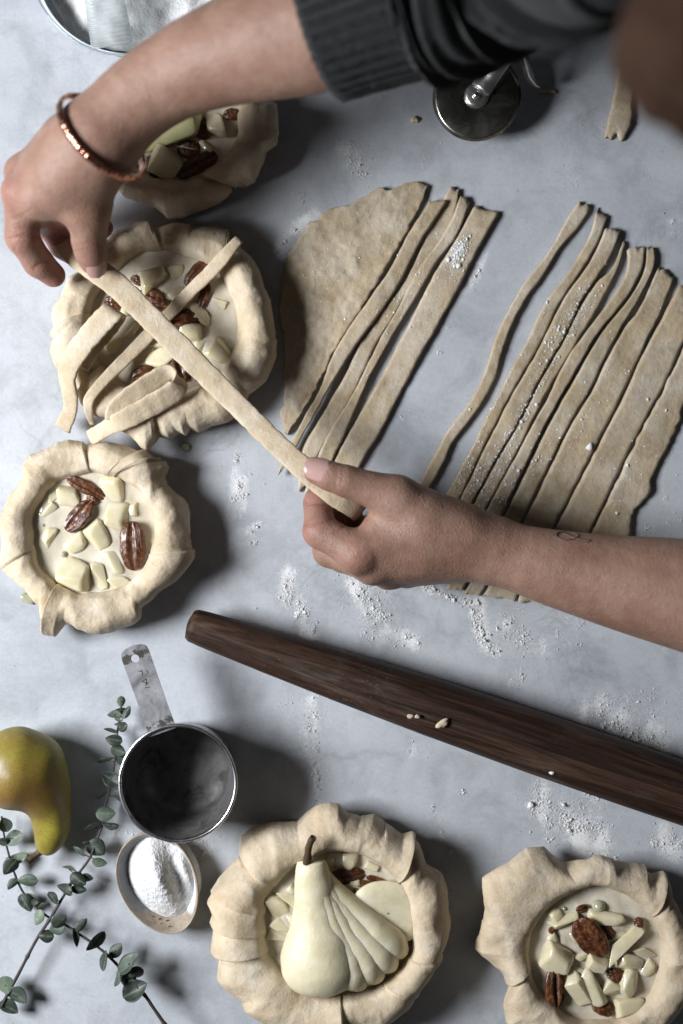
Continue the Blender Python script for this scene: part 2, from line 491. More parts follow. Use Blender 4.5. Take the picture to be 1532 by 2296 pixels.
def m_leaf():
    m, nt, b = mat('eucalyptus_leaf'); c = coords(nt)
    oi = nd(nt, 'ShaderNodeObjectInfo')
    base = ramp(nt, oi.outputs['Random'], [(0.0, (0.014, 0.021, 0.016)), (0.55, (0.034, 0.050, 0.036)), (0.85, (0.075, 0.105, 0.075)), (1.0, (0.15, 0.195, 0.13))])
    v = ramp(nt, noise(nt, geo(nt), 160, 4, 0.6), [(0.3, g(0.75)), (0.7, g(1.15))])
    col = mix(nt, 1.0, base, v, 'MULTIPLY')
    bl = ramp(nt, noise(nt, geo(nt), 95, 5, 0.7), [(0.48, g(0)), (0.75, g(0.45))])
    col = mix(nt, bl, col, (0.19, 0.225, 0.19))
    at = nd(nt, 'ShaderNodeAttribute', attribute_name='rib')
    col = mix(nt, math_(nt, 'MULTIPLY', at.outputs['Fac'], 0.5), col, (0.17, 0.20, 0.16))
    nt.links.new(col, b.inputs['Base Color'])
    b.inputs['Roughness'].default_value = 0.5; b.inputs['Specular IOR Level'].default_value = 0.4
    bump(nt, b, noise(nt, geo(nt), 500, 3, 0.6), 0.2, 0.0005)
    return m

def m_pearskin():
    m, nt, b = mat('pear_skin'); p = geo(nt)
    n1 = noise(nt, p, 16, 5, 0.6, 0.3)
    col = ramp(nt, n1, [(0.32, (0.15, 0.088, 0.024)), (0.43, (0.245, 0.19, 0.033)), (0.55, (0.325, 0.295, 0.042)), (0.75, (0.30, 0.315, 0.05))])
    at = nd(nt, 'ShaderNodeAttribute', attribute_name='blush')
    col = mix(nt, math_(nt, 'MULTIPLY', at.outputs['Fac'], 0.85), col, (0.20, 0.085, 0.030))
    sp = ramp(nt, noise(nt, p, 1300, 2, 0.5), [(0.55, g(1.0)), (0.66, g(0.5))])
    col = mix(nt, 0.8, col, sp, 'MULTIPLY')
    rus = ramp(nt, noise(nt, p, 240, 5, 0.7), [(0.5, g(0)), (0.72, g(0.5))])
    col = mix(nt, rus, col, (0.20, 0.115, 0.04))
    nt.links.new(col, b.inputs['Base Color'])
    b.inputs['Roughness'].default_value = 0.42
    bump(nt, b, noise(nt, p, 800, 3, 0.6), 0.15, 0.0005)
    return m

def m_knit():
    m, nt, b = mat('charcoal_knit'); p = geo(nt)
    c = ramp(nt, noise(nt, p, 500, 4, 0.7), [(0.3, (0.006, 0.0065, 0.007)), (0.7, (0.026, 0.028, 0.030))])
    nt.links.new(c, b.inputs['Base Color']); b.inputs['Roughness'].default_value = 0.95
    b.inputs['Specular IOR Level'].default_value = 0.1
    b.inputs['Sheen Weight'].default_value = 0.15
    bump(nt, b, noise(nt, p, 700, 4, 0.7), 0.9, 0.002)
    return m

def m_ceramic():
    m, nt, b = mat('stoneware'); c = coords(nt); p = coords(nt)
    at = nd(nt, 'ShaderNodeAttribute', attribute_name='bare')
    clay = ramp(nt, noise(nt, p, 300, 4, 0.65), [(0.3, (0.26, 0.20, 0.15)), (0.7, (0.40, 0.335, 0.27))])
    glaze = ramp(nt, noise(nt, p, 120, 5, 0.65), [(0.3, (0.16, 0.16, 0.16)), (0.7, (0.25, 0.25, 0.25))])
    wh = nd(nt, 'ShaderNodeAttribute', attribute_name='white_glaze')
    glaze = mix(nt, wh.outputs['Fac'], glaze, (0.66, 0.67, 0.68))
    nt.links.new(mix(nt, at.outputs['Fac'], glaze, clay), b.inputs['Base Color'])
    b.inputs['Roughness'].default_value = 0.45
    bump(nt, b, noise(nt, p, 600, 3, 0.6), 0.2, 0.0005)
    return m

M = dict(
    marble=m_marble(),
    crust=m_dough('pie_dough', (0.615, 0.505, 0.36), (0.53, 0.415, 0.275), 0.03),
    sheet=m_dough('rolled_dough', (0.49, 0.39, 0.26), (0.385, 0.295, 0.185), 0.06),
    custard=m_custard(),
    chunk=m_pearflesh('pear_flesh', (0.62, 0.545, 0.355), (0.73, 0.665, 0.49)),
    chunk_peel=m_pearflesh('pear_flesh_green', (0.50, 0.50, 0.24), (0.62, 0.60, 0.34)),
    poach=m_pearflesh('fanned_pear_flesh', (0.66, 0.595, 0.40), (0.76, 0.70, 0.53), 0.42, 0.45),
    pecan=m_pecan(), skin=m_skin(), walnut=m_walnut(),
    alu=m_steel(), rim=m_steel('polished_rim', (0.78, 0.78, 0.80), 0.26, (0.30, 0.29, 0.28), 0.66),
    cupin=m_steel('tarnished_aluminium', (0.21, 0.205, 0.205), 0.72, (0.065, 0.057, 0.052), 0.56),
    chrome=m_steel('chrome', (0.80, 0.79, 0.78), 0.30, (0.3, 0.28, 0.26), 0.80),
    blade=m_steel('blade_steel', (0.36, 0.345, 0.31), 0.24, (0.15, 0.14, 0.12), 0.74),
    copper=m_steel('hammered_copper', (0.56, 0.27, 0.19), 0.22, (0.10, 0.045, 0.035), 0.56),
    tin=m_plain('pan_tin', (0.30, 0.31, 0.32), 0.3, 0.9), glass=m_glass(), ribbed=m_ribbed(),
    flour=m_powder('flour', (0.86, 0.86, 0.86)), sugar=m_powder('sugar', (0.78, 0.78, 0.785), 1000),
    leaf=m_leaf(), twig=m_plain('twig', (0.040, 0.030, 0.030), 0.6, 0, (300, 0.4, 0.001), 0.3),
    pear=m_pearskin(), stem=m_plain('fruit_stem', (0.075, 0.042, 0.020), 0.6, 0, (500, 0.6, 0.001), 0.4),
    knit=m_knit(), hair=m_plain('brown_hair', (0.036, 0.019, 0.012), 0.85, 0, (300, 0.4, 0.002), 0.45, 40, 0.08),
    nail=m_plain('fingernail', (0.46, 0.29, 0.26), 0.20, 0, None, 0.06), ink=m_plain('faded_ink', (0.10, 0.065, 0.06), 0.6, 0, None, 0.3, 500),
    ceramic=m_ceramic(), pitm=m_plain('clay_pit', (0.055, 0.045, 0.04), 0.8), drop=m_pearflesh('syrup', (0.34, 0.34, 0.24), (0.42, 0.41, 0.30), 0.12),
)

# ------------------------------------------------------------------ flour spills (photo pixels: path, radius, clumps, film)
SPILL = [
    ([(530, 1010), (536, 1080), (530, 1150)], 17, 130, 0.8), ([(548, 1192), (580, 1178)], 9, 40, 0.8), ([(552, 1222), (572, 1216)], 7, 25, 0.6),
    ([(650, 1290), (645, 1330), (668, 1362), (690, 1425)], 20, 300, 0.9), ([(615, 1335), (640, 1340)], 10, 30, 0.4),
    ([(808, 1310), (826, 1350), (858, 1392)], 32, 420, 0.9), ([(905, 1420), (930, 1445)], 14, 80, 0.8), ([(790, 1420), (880, 1440)], 30, 60, 0.4),
    ([(950, 1315), (1000, 1335), (1045, 1346), (1072, 1356)], 9, 330, 1.0), ([(1075, 1350), (1066, 1392), (1078, 1425), (1112, 1462)], 15, 430, 1.0),
    ([(1110, 1400), (1150, 1425), (1190, 1450)], 34, 240, 0.7), ([(1060, 1300), (1200, 1370)], 30, 40, 0.3), ([(1150, 1535), (1165, 1520)], 14, 40, 0.5), ([(1250, 1380), (1320, 1400)], 25, 30, 0.3),
    ([(1330, 1600), (1400, 1630), (1490, 1690)], 42, 460, 0.85), ([(1220, 1800), (1270, 1850), (1340, 1890)], 42, 560, 0.95), ([(1480, 1870), (1532, 1900)], 40, 250, 0.8),
    ([(1260, 1765), (1360, 1800)], 16, 90, 0.5), ([(1380, 1560), (1500, 1600)], 50, 80, 0.4), ([(1330, 1850), (1380, 1930)], 30, 140, 0.6),
    ([(704, 1560), (710, 1640), (706, 1700), (714, 1800)], 7, 190, 0.8), ([(690, 1480), (690, 1540)], 14, 60, 0.5), ([(660, 1600), (690, 1680)], 45, 120, 0.5),
    ([(990, 1865), (1012, 1905)], 8, 40, 0.6), ([(1040, 1775), (1046, 1790)], 6, 20, 0.5), ([(970, 1810), (985, 1850)], 9, 28, 0.4), ([(920, 1650), (925, 1690)], 14, 12, 0.5),
    ([(625, 575), (640, 525), (705, 480)], 13, 60, 0.75), ([(612, 620), (608, 760)], 8, 20, 0.45), ([(770, 345), (840, 385)], 36, 140, 0.6), ([(640, 410), (720, 500)], 30, 40, 0.35),
    ([(1090, 575), (1052, 650)], 7, 40, 0.7), ([(1010, 720), (960, 850), (895, 960)], 10, 36, 0.25), ([(1490, 480), (1520, 540)], 18, 40, 0.5), ([(1480, 950), (1500, 1150)], 26, 50, 0.35),
    ([(425, 1885), (465, 1910)], 18, 110, 0.7), ([(250, 1870), (300, 1845)], 26, 20, 0.7), ([(860, 1070), (850, 1180)], 10, 8, 0.3), ([(1330, 260), (1300, 480)], 60, 40, 0.2),
    ([(870, 420), (1000, 340)], 40, 30, 0.3), ([(940, 1320), (760, 1290)], 25, 40, 0.3), ([(1430, 1200), (1532, 1150)], 20, 30, 0.3), ([(1150, 1350), (1300, 1450)], 40, 60, 0.35),
]
def seg_dist(P, path):
    best = np.full(len(P), 1e9)
    for a, b in zip(path[:-1], path[1:]):
        a = np.array(a, float); b = np.array(b, float); ab = b - a
        t = np.clip(((P - a) @ ab) / (ab @ ab + 1e-9), 0, 1)
        best = np.minimum(best, np.linalg.norm(P - (a + t[:, None] * ab), axis=1))
    return best

# ------------------------------------------------------------------ counter
def build_counter():
    x0, x1, y0, y1, st = -0.56, 0.40, -0.56, 0.62, 0.003
    xs = np.arange(x0, x1 + 1e-6, st); ys = np.arange(y0, y1 + 1e-6, st)
    X, Y = np.meshgrid(xs, ys, indexing='ij'); n, m = X.shape
    V = np.stack([X, Y, np.zeros_like(X)], -1).reshape(-1, 3)
    F = gridfaces(n, m)
    # skirt: sides and underside of the slab
    ring = [(i, 0) for i in range(n)] + [(n - 1, j) for j in range(1, m)] + [(i, m - 1) for i in range(n - 2, -1, -1)] + [(0, j) for j in range(m - 2, 0, -1)]
    r = np.array([i * m + j for i, j in ring]); nb = len(V); low = V[r].copy(); low[:, 2] = -0.03
    V2 = np.vstack([V, low]); k = len(r)
    sk = np.stack([r, nb + np.arange(k), nb + (np.arange(k) + 1) % k, np.roll(r, -1)], 1)
    me = mk_mesh('marble_countertop', V2, np.vstack([F, sk]), M['marble'], False)
    P = np.stack([V2[:, 0] / K + 766, 1148 - V2[:, 1] / K], 1)
    fl = np.zeros(len(V2)); wob = fbm(V2 * np.array([1.0, 0.45, 1.0]), 130, 8, 3)
    for path, r_, n_, film in SPILL:
        d = seg_dist(P, path)
        fl = np.maximum(fl, film * np.exp(-(d / (r_ * 1.25 + 6)) ** 2) * (0.80 + 0.45 * wob))
    a = me.attributes.new('flour', 'FLOAT', 'POINT'); a.data.foreach_set('value', fl.astype(np.float32))
    o = link('marble_countertop', me); o['kind'] = 'structure'
build_counter()

# ------------------------------------------------------------------ rolled dough pieces
def ragged(n, amp, seed):
    t = np.arange(n)[:, None] * np.array([[1.0, 0.37, 0.0]])
    return amp * (fbm(t, 0.45, seed, 3))
def ribbon(name, left, right, z0, thick=0.0032, nu=60, nv=10, seed=0, rag=2.5, zbase=None, label=None, group=None, material='sheet', wob=0.0005, endrag=5.0, cat='dough strip', fork=0.0):
    """a flat piece of dough between two traced edges; points may carry a height as third value"""
    def prep(e):
        e = [tuple(p) + ((z0,) if len(p) == 2 else ()) for p in e]
        e = resample(e, nu)
        return e
    A = prep(left); B = prep(right)
    A[:, 0] += ragged(nu, rag * 0.5, seed); B[:, 0] += ragged(nu, rag * 0.5, seed + 5)
    s = np.linspace(0, 1, nv)
    s = 0.5 - 0.5 * np.cos(np.pi * (0.08 + 0.84 * s)); s = (s - s[0]) / (s[-1] - s[0])
    P = A[:, None, :] * (1 - s)[None, :, None] + B[:, None, :] * s[None, :, None]
    # ragged ends
    d = (A[-1] - A[0])[:2]; d = d / np.linalg.norm(d)
    fade = np.exp(-np.arange(nu) / 1.6); e0 = ragged(nv, endrag, seed + 9); e1 = ragged(nv, endrag, seed + 13)
    P[:, :, :2] += (fade[:, None] * e0[None, :] + fade[::-1, None] * e1[None, :])[..., None] * d
    if fork: P[:, :, :2] -= (np.exp(-np.arange(nu)[::-1] / 3.0)[:, None] * fork * np.exp(-((s - 0.55) / 0.16) ** 2)[None, :])[..., None] * d
    X = P[..., 2]; sc = K * (H - X) / H
    T = np.stack([(P[..., 0] - 766) * sc, (1148 - P[..., 1]) * sc, X], -1)
    edge = np.minimum(s, 1 - s) * np.linalg.norm(T[:, -1] - T[:, 0], axis=1).mean()
    q = np.clip(edge / (thick * 0.45), 0, 1); prof = 0.55 + 0.45 * np.sqrt(1 - (1 - q) ** 2)
    endq = np.clip(np.minimum(np.arange(nu), np.arange(nu)[::-1]) / 1.5, 0, 1); prof = prof[None, :] * (0.6 + 0.4 * endq[:, None])
    flat = T.reshape(-1, 3)
    bumpy = wob * fbm(flat, 60, seed + 3, 3).reshape(nu, nv) + wob * 0.5 * fbm(flat, 240, seed + 4, 2).reshape(nu, nv)
    top = T.copy(); top[..., 2] += thick * prof + bumpy * prof
    bot = T.copy()
    V = np.vstack([top.reshape(-1, 3), bot.reshape(-1, 3)]); N = nu * nv
    Ft = gridfaces(nu, nv, flip=False); Fb = gridfaces(nu, nv, flip=True) + N
    side = []
    ring = [(i, 0) for i in range(nu)] + [(nu - 1, j) for j in range(1, nv)] + [(i, nv - 1) for i in range(nu - 2, -1, -1)] + [(0, j) for j in range(nv - 2, 0, -1)]
    r = np.array([i * nv + j for i, j in ring]); r2 = np.roll(r, -1)
    side = np.stack([r, r + N, r2 + N, r2], 1)
    F = np.vstack([Ft, Fb, side])
    # make normals point outwards: check top orientation
    a, b, c = V[Ft[len(Ft) // 2][0]], V[Ft[len(Ft) // 2][1]], V[Ft[len(Ft) // 2][2]]
    if np.cross(b - a, c - a)[2] < 0: F = F[:, ::-1].copy()
    o = ob(name, V, F, M[material])
    if label: tag(o, label, cat, group)
    return o

Z5 = ((600, 390), 2.837); Z6 = ((930, 430), 2.545)
def z5(p): return zoom(*Z5, p)
def z6(p): return zoom(*Z6, p)
sheetR = [(1022, 78), (960, 230), (890, 370), (790, 545), (690, 715), (560, 925), (440, 1110), (330, 1330), (235, 1500), (125, 1660)]
sheetL = [(965, 52), (870, 66), (790, 105), (740, 106), (710, 90), (640, 135), (580, 160), (540, 192), (400, 225), (340, 270), (328, 300), (270, 312), (240, 360), (190, 430), (130, 530), (105, 640), (85, 750), (75, 900), (95, 1050), (105, 1250), (110, 1450), (85, 1510), (100, 1580), (112, 1650)]
ribbon('dough_sheet', z5(sheetL), z5(sheetR), 0.0006, 0.0034, 130, 60, 1, 5.0, label='large rolled dough piece with a ragged round edge, beside the latticed pie', cat='dough sheet', wob=0.0007, endrag=1)
strips = [
    ('narrow bent dough strip lying against the straight cut edge of the large dough piece',
     z5([(1035, 163), (980, 260), (900, 372), (850, 470), (770, 622), (650, 792), (500, 1010), (400, 1190), (330, 1380), (250, 1520), (160, 1690), (105, 1800), (68, 1908)]),
     z5([(1145, 172), (1060, 300), (965, 450), (880, 620), (780, 800), (640, 990), (560, 1100), (470, 1235), (375, 1400), (285, 1560), (205, 1700), (150, 1800), (92, 1895)]), 0.0042, 21),
    ('dough strip half hidden under the narrow bent strip, its top end torn into points',
     z5([(1160, 88), (1100, 200), (1000, 420), (900, 640), (770, 830), (640, 1010), (580, 1095), (490, 1290), (400, 1440), (300, 1610), (225, 1750), (195, 1900), (200, 2020)]),
     z5([(1222, 108), (1170, 320), (1050, 500), (925, 690), (835, 850), (755, 985), (690, 1085), (560, 1370), (440, 1590), (335, 1770), (290, 1880), (235, 1990)]), 0.0007, 22),
    ('thin twisted dough strip running close along the wide straight strip',
     z5([(1228, 140), (1150, 335), (1010, 540), (905, 700), (832, 855), (738, 1015), (640, 1205), (560, 1375), (440, 1565), (345, 1740), (290, 1880), (225, 2050)]),
     z5([(1285, 190), (1205, 390), (1085, 550), (950, 780), (840, 960), (722, 1160), (622, 1350), (540, 1550), (415, 1825), (370, 1920), (330, 1990)]), 0.0018, 23),
    ('wide straight dough strip with a pile of flour near its square top end',
     z5([(1310, 215), (1190, 430), (1060, 640), (900, 950), (750, 1240), (600, 1510), (480, 1720), (415, 1840), (350, 1960)]),
     z5([(1480, 230), (1370, 430), (1260, 640), (1150, 850), (1000, 1110), (860, 1370), (720, 1640), (620, 1800), (520, 1980)]), 0.0007, 24),
    ('narrow wavy dough strip lying alone on bare marble between the two cut groups',
     z6([(935, 55), (860, 170), (765, 340), (640, 500), (560, 630), (490, 760), (430, 920), (390, 1050), (320, 1190), (205, 1340), (130, 1470), (40, 1640), (0, 1720)]),
     z6([(1005, 90), (920, 220), (822, 330), (740, 470), (650, 590), (570, 730), (502, 900), (460, 1060), (400, 1180), (312, 1310), (212, 1440), (160, 1560), (102, 1660), (60, 1740)]), 0.0007, 25),
    ('dough strip with a forked top end, next after the lone wavy strip',
     z6([(1035, 105), (1000, 240), (950, 340), (870, 470), (770, 592), (700, 720), (640, 850), (540, 1030), (470, 1170), (380, 1350), (310, 1490), (240, 1620), (190, 1710), (130, 1830)]),
     z6([(1098, 155), (1040, 292), (962, 430), (872, 560), (800, 680), (750, 790), (662, 960), (562, 1130), (462, 1320), (372, 1500), (258, 1740), (200, 1850)]), 0.0007, 26),
    ('floury dough strip with a blunt top end, overlapping the shaded tilted strip',
     z6([(1086, 215), (1032, 340), (970, 445), (880, 565), (810, 685), (760, 790), (672, 960), (572, 1130), (472, 1320), (382, 1500), (268, 1740), (190, 1880)]),
     z6([(1172, 220), (1122, 360), (1032, 500), (962, 600), (902, 720), (832, 860), (702, 1090), (602, 1290), (472, 1510), (318, 1790), (260, 1890)]), 0.0016, 27),
    ('tilted shaded dough strip dusted with flour in its hollow, pointed at the top',
     z6([(1188, 288), (1125, 440), (1042, 512), (970, 620), (912, 720), (842, 860), (712, 1090), (612, 1290), (482, 1510), (328, 1790), (240, 1960)]),
     z6([(1202, 292), (1135, 480), (1055, 640), (942, 830), (848, 982), (728, 1190), (608, 1430), (485, 1660), (392, 1830), (320, 1970)]), 0.0006, 28),
    ('raised dough strip with a folded blunt top end leaning on its thin neighbour',
     z6([(1215, 325), (1200, 470), (1100, 640), (945, 840), (865, 960), (745, 1200), (625, 1420), (402, 1830), (300, 2030), (180, 2265)]),
     z6([(1312, 320), (1290, 450), (1210, 600), (1050, 800), (970, 930), (885, 1080), (760, 1300), (640, 1540), (492, 1850), (400, 2040), (266, 2280)]), 0.0022, 29),
    ('thin dough strip with a rounded top end beside the broad cut strips',
     z6([(1318, 315), (1302, 460), (1225, 605), (1065, 805), (985, 935), (905, 1080), (780, 1300), (660, 1540), (512, 1850), (420, 2040), (282, 2288)]),
     z6([(1378, 330), (1350, 460), (1270, 622), (1180, 772), (1082, 950), (998, 1130), (868, 1350), (700, 1690), (598, 1890), (500, 2080), (368, 2304)]), 0.0008, 30),
    ('broad dough strip with a hooked top corner, first of the broad strips',
     z6([(1385, 440), (1285, 660), (1192, 785), (1094, 960), (1008, 1140), (882, 1350), (722, 1680), (612, 1900), (520, 2080), (382, 2315)]),
     z6([(1480, 490), (1400, 690), (1298, 900), (1178, 1160), (1046, 1420), (916, 1670), (785, 1920), (690, 2100), (566, 2335)]), 0.0006, 31),
    ('broad dough strip between the hooked strip and the ragged outer offcut',
     z6([(1505, 535), (1412, 720), (1308, 910), (1188, 1170), (1056, 1430), (926, 1680), (798, 1925), (700, 2110), (586, 2332)]),
     z6([(1640, 580), (1532, 850), (1420, 1100), (1320, 1285), (1180, 1560), (1000, 1935), (900, 2120), (766, 2356)]), 0.0006, 32),
    ('ragged outer dough offcut with a torn wavy edge facing the bare marble',
     z6([(1660, 600), (1544, 855), (1432, 1105), (1332, 1290), (1192, 1565), (1012, 1935), (920, 2110)]),
     z6([(1720, 700), (1610, 950), (1528, 1225), (1515, 1300), (1498, 1335), (1450, 1440), (1400, 1540), (1350, 1655), (1342, 1710), (1300, 1765), (1250, 1815), (1240, 1890), (1225, 1960), (1160, 2080)]), 0.0006, 33),
]
for lab, l, r, z, sd in strips:
    ribbon('dough_strip', l, r, z, 0.0033, 80, 12, sd, 2.2 if sd < 33 else 6.0, label=lab, group='dough strips cut from the rolled sheet', endrag=6.0)
ribbon('dough_scrap', [(1385, 150), (1375, 215), (1362, 270), (1354, 312)], [(1432, 150), (1420, 215), (1415, 270), (1398, 318)], 0.0006, 0.0034, 24, 12, 51, 3, label='short split end of a dough strip alone on marble near the hair', cat='dough scrap', endrag=7, fork=24)
ribbon('dough_scrap', [(1205, 200), (1225, 196), (1246, 206)], [(1208, 208), (1226, 208), (1248, 210)], 0.0006, 0.002, 14, 5, 52, 2, label='tiny dough shaving beside the pizza cutter fork', cat='dough scrap', endrag=2)

# ------------------------------------------------------------------ pies
def polar_outline(c, pts, z, n):
    C = WV(c[0], c[1], z)
    P = np.array([WV(p[0], p[1], z) - C for p in pts])
    th = np.arctan2(P[:, 1], P[:, 0]); r = np.hypot(P[:, 0], P[:, 1])
    o = np.argsort(th); th, r = th[o], r[o]
    th = np.concatenate([th - 2 * math.pi, th, th + 2 * math.pi]); r = np.tile(r, 3)
    t = np.linspace(-math.pi, math.pi, n, endpoint=False)
    return t, np.interp(t, th, r)
def wrap(a): return (a + np.pi) % (2 * np.pi) - np.pi

def crust(parent, c, hole, outer, seams, seed, zin=0.021, zc=0.032, zo=0.016, crest=0.42, flaps=(), fat=1.0):
    NT = 640
    t, ro = polar_outline(c, outer, zo + 0.004, NT)
    hc = WV(hole[0], hole[1], zin + 0.004); C = WV(c[0], c[1], zin)
    sc = K * (H - zin) / H
    # hole ellipse about its own centre, seen from c
    off = hc[:2] - C[:2]
    rx, ry = hole[2] * sc, hole[3] * sc
    ri = np.zeros(NT)
    for i, a in enumerate(t):
        d = np.array([math.cos(a), math.sin(a)])
        A = (d[0] / rx) ** 2 + (d[1] / ry) ** 2
        B = -2 * (d[0] * off[0] / rx ** 2 + d[1] * off[1] / ry ** 2)
        Cc = (off[0] / rx) ** 2 + (off[1] / ry) ** 2 - 1
        ri[i] = (-B + math.sqrt(max(B * B - 4 * A * Cc, 0))) / (2 * A)
    circ = np.stack([np.cos(t), np.sin(t), np.zeros(NT)], 1)
    ri = ri + 0.0012 * fbm(circ * 1.0, 3.0, seed, 2)
    w = ro - ri
    lowf = fbm(circ, 2.2, seed + 31, 2)
    hgt = 1 + 0.12 * lowf
    zo_t = zo + 0.004 * fbm(circ, 3.1, seed + 7, 2)
    prof = [(0.10, zin - 0.008, 0), (0.0, zin - 0.002, 0), (0.0, 0.15, 1), (0.06, 0.52, 1), (0.17, 0.84, 1), (crest, 1.0, 1), (0.62, 0.90 + 0.05 * fat, 1), (0.80, 0.62 + 0.16 * fat, 1), (0.93, 0.28 + 0.20 * fat, 1), (1.0, 0.0, 2), (0.985, -0.0032, 2), (0.90, -0.0055, 2), (0.62, -0.0060, 2), (0.40, -0.010, 2)]
    # smooth interpolation of the profile per angle
    m0 = len(prof)
    base = np.zeros((NT, m0, 2))
    for j, (f, v, k) in enumerate(prof):
        base[:, j, 0] = f
        zlow = zin if f < crest else None
        if k == 0: base[:, j, 1] = v
        elif k == 1:
            foot = np.full(NT, zin) if f <= crest else zo_t
            top = zin + (zc - zin) * hgt
            base[:, j, 1] = foot + (top - foot) * v
        else: base[:, j, 1] = zo_t + v
    # subdivide rows
    rows = []
    for j in range(m0 - 1):
        a = base[:, max(j - 1, 0)]; b = base[:, j]; cc = base[:, j + 1]; d = base[:, min(j + 2, m0 - 1)]
        ns = 4
        for q in range(ns):
            u = q / ns
            rows.append(0.5 * ((2 * b) + (cc - a) * u + (2 * a - 5 * b + 4 * cc - d) * u ** 2 + (3 * b - a - 3 * cc + d) * u ** 3))
    rows.append(base[:, -1]); G = np.stack(rows, 1)             # NT, m, 2
    f = G[..., 0]; z = G[..., 1]; m = f.shape[1]
    topness = np.clip(np.minimum(np.arange(m) / 8.0, (m - 1 - np.arange(m)) / 14.0), 0, 1)[None, :]
    r = ri[:, None] + f * w[:, None]
    # overlapping seams
    for (a, amp, skew, side) in seams:
        dlt = wrap(t[:, None] - a + 0 * f) * side
        st = np.where(dlt > 0, np.exp(-dlt / 0.20), -0.55 * np.exp(dlt / 0.055))
        z = z + amp * st * topness * np.clip(f * 2.2 + 0.15, 0, 1)
        r = r + 0.8 * amp * st * topness * (f - 0.25)
    tw = 0.0
    for (a, amp, skew, side) in seams: tw = tw + skew * np.exp(-(wrap(t - a) / 0.30) ** 2)
    TH = t[:, None] + (np.zeros(NT) + tw)[:, None] * (f - 0.4) + (0.05 * fbm(circ, 3.5, seed + 61, 2))[:, None] * (f - 0.4) * 2
    for (a, wd, amp) in flaps:                                   # broad lifts / dips of the outer lip
        dlt = wrap(t[:, None] - a)
        z = z + amp * np.exp(-(dlt / wd) ** 2) * np.clip((f - 0.35) / 0.65, 0, 1) ** 1.5
    X = C[0] + r * np.cos(TH); Y = C[1] + r * np.sin(TH)
    P = np.stack([X, Y, z], -1).reshape(-1, 3)
    nz = (0.0021 * fbm(P, 36, seed + 2, 2) + 0.0005 * fbm(P, 120, seed + 3, 3)).reshape(NT, m)
    # finger-pressed dimples
    dm = vnoise(P, 62, seed + 44).reshape(NT, m); nz -= 0.0034 * np.clip(dm - 0.30, 0, 1)
    nz += 0.0008 * vnoise(np.stack([t[:, None] * 3.0 + 0 * f, f * 0.6, 0 * f], -1).reshape(-1, 3), 1.0, seed + 77).reshape(NT, m) * np.clip(f * 1.5, 0, 1)
    z = z + nz * topness
    r = r + 0.6 * (0.0014 * fbm(P, 40, seed + 12, 2)).reshape(NT, m) * topness
    r = r + (0.0009 * fbm(circ, 5.0, seed + 5, 4))[:, None] * np.clip((f - 0.75) * 4, 0, 1)
    X = C[0] + r * np.cos(TH); Y = C[1] + r * np.sin(TH)
    P = np.stack([X, Y, np.maximum(z, 0.004)], -1).reshape(-1, 3)
    return ob('crust', P, gridfaces(NT, m, wrap_n=True, flip=False), M['crust'], parent)

def dish(parent, c, rad, zin):
    C = WV(c[0], c[1], 0)
    prof = [(0.001, 0.0012), (rad * 0.80, 0.0012), (rad * 0.84, 0.003), (rad * 0.98, 0.0115), (rad * 1.08, 0.0122), (rad * 1.08, 0.0108), (rad * 1.0, 0.0102), (rad * 0.86, 0.0008), (0.001, 0.0003)]
    V, F = lathe(prof, 64)
    return ob('pie_dish', V + np.array([C[0], C[1], 0]), F, M['glass' if False else 'tin'], parent)
def custard(parent, c, hole, zin, seed, lumps):
    sc = K * (H - zin) / H; C = WV(hole[0], hole[1], zin)
    nt_, nr = 120, 40
    t = np.linspace(0, 2 * math.pi, nt_, endpoint=False); s = np.linspace(0.0, 1.10, nr)
    X = C[0] + np.outer(np.cos(t), s) * hole[2] * sc; Y = C[1] + np.outer(np.sin(t), s) * hole[3] * sc
    P = np.stack([X, Y, np.full_like(X, zin)], -1).reshape(-1, 3)
    P[:, 2] += 0.0005 * fbm(P, 55, seed, 2)
    for (x, y, rr) in lumps:                              # meniscus where fruit breaks the surface
        q = WV(x, y, zin); d = np.hypot(P[:, 0] - q[0], P[:, 1] - q[1]) / (rr * sc + 1e-6)
        P[:, 2] += 0.0011 * np.exp(-(d / 1.15) ** 4)
    return ob('custard', P, gridfaces(nt_, nr, wrap_n=True, flip=False), M['custard'], parent)

# pear chunks: a few bevelled wedge shapes, shared
import bmesh
def chunk_mesh(seed, peel=False):
    rr = random.Random(seed * 7 + 1); bm = bmesh.new()
    tp = rr.uniform(0.35, 1.0); sk = rr.uniform(-0.35, 0.35); tz = rr.uniform(0.5, 0.95)
    for sx in (-0.5, 0.5):
        for sy in (-0.5, 0.5):
            for sz in (-0.5, 0.5):
                y = sy * (tp if sx > 0 else 1.0) * (tz if sz > 0 else 1.0); x = sx * (tz if sz > 0 else 1.0) + sk * y
                bm.verts.new((x + rr.uniform(-0.13, 0.13), y + rr.uniform(-0.13, 0.13), sz + rr.uniform(-0.16, 0.10)))
    for _ in range(2): bm.verts.new((rr.uniform(-0.5, 0.5), rr.choice([-0.55, 0.55]) * rr.uniform(0.7, 1), rr.uniform(-0.1, 0.4)))
    r_ = bmesh.ops.convex_hull(bm, input=bm.verts[:])
    bmesh.ops.delete(bm, geom=[v for v in bm.verts if not v.link_faces], context='VERTS')
    bmesh.ops.dissolve_limit(bm, angle_limit=R(14), verts=bm.verts[:], edges=bm.edges[:])
    bmesh.ops.bevel(bm, geom=bm.edges[:], offset=0.10, segments=4, profile=0.5, affect='EDGES', clamp_overlap=True)
    bmesh.ops.recalc_face_normals(bm, faces=bm.faces[:])
    me = bpy.data.meshes.new('pear_chunk'); bm.to_mesh(me); bm.free()
    for p in me.polygons: p.use_smooth = True
    me.materials.append(M['chunk_peel' if peel else 'chunk'])
    return me
CH = [chunk_mesh(s) for s in range(14)]
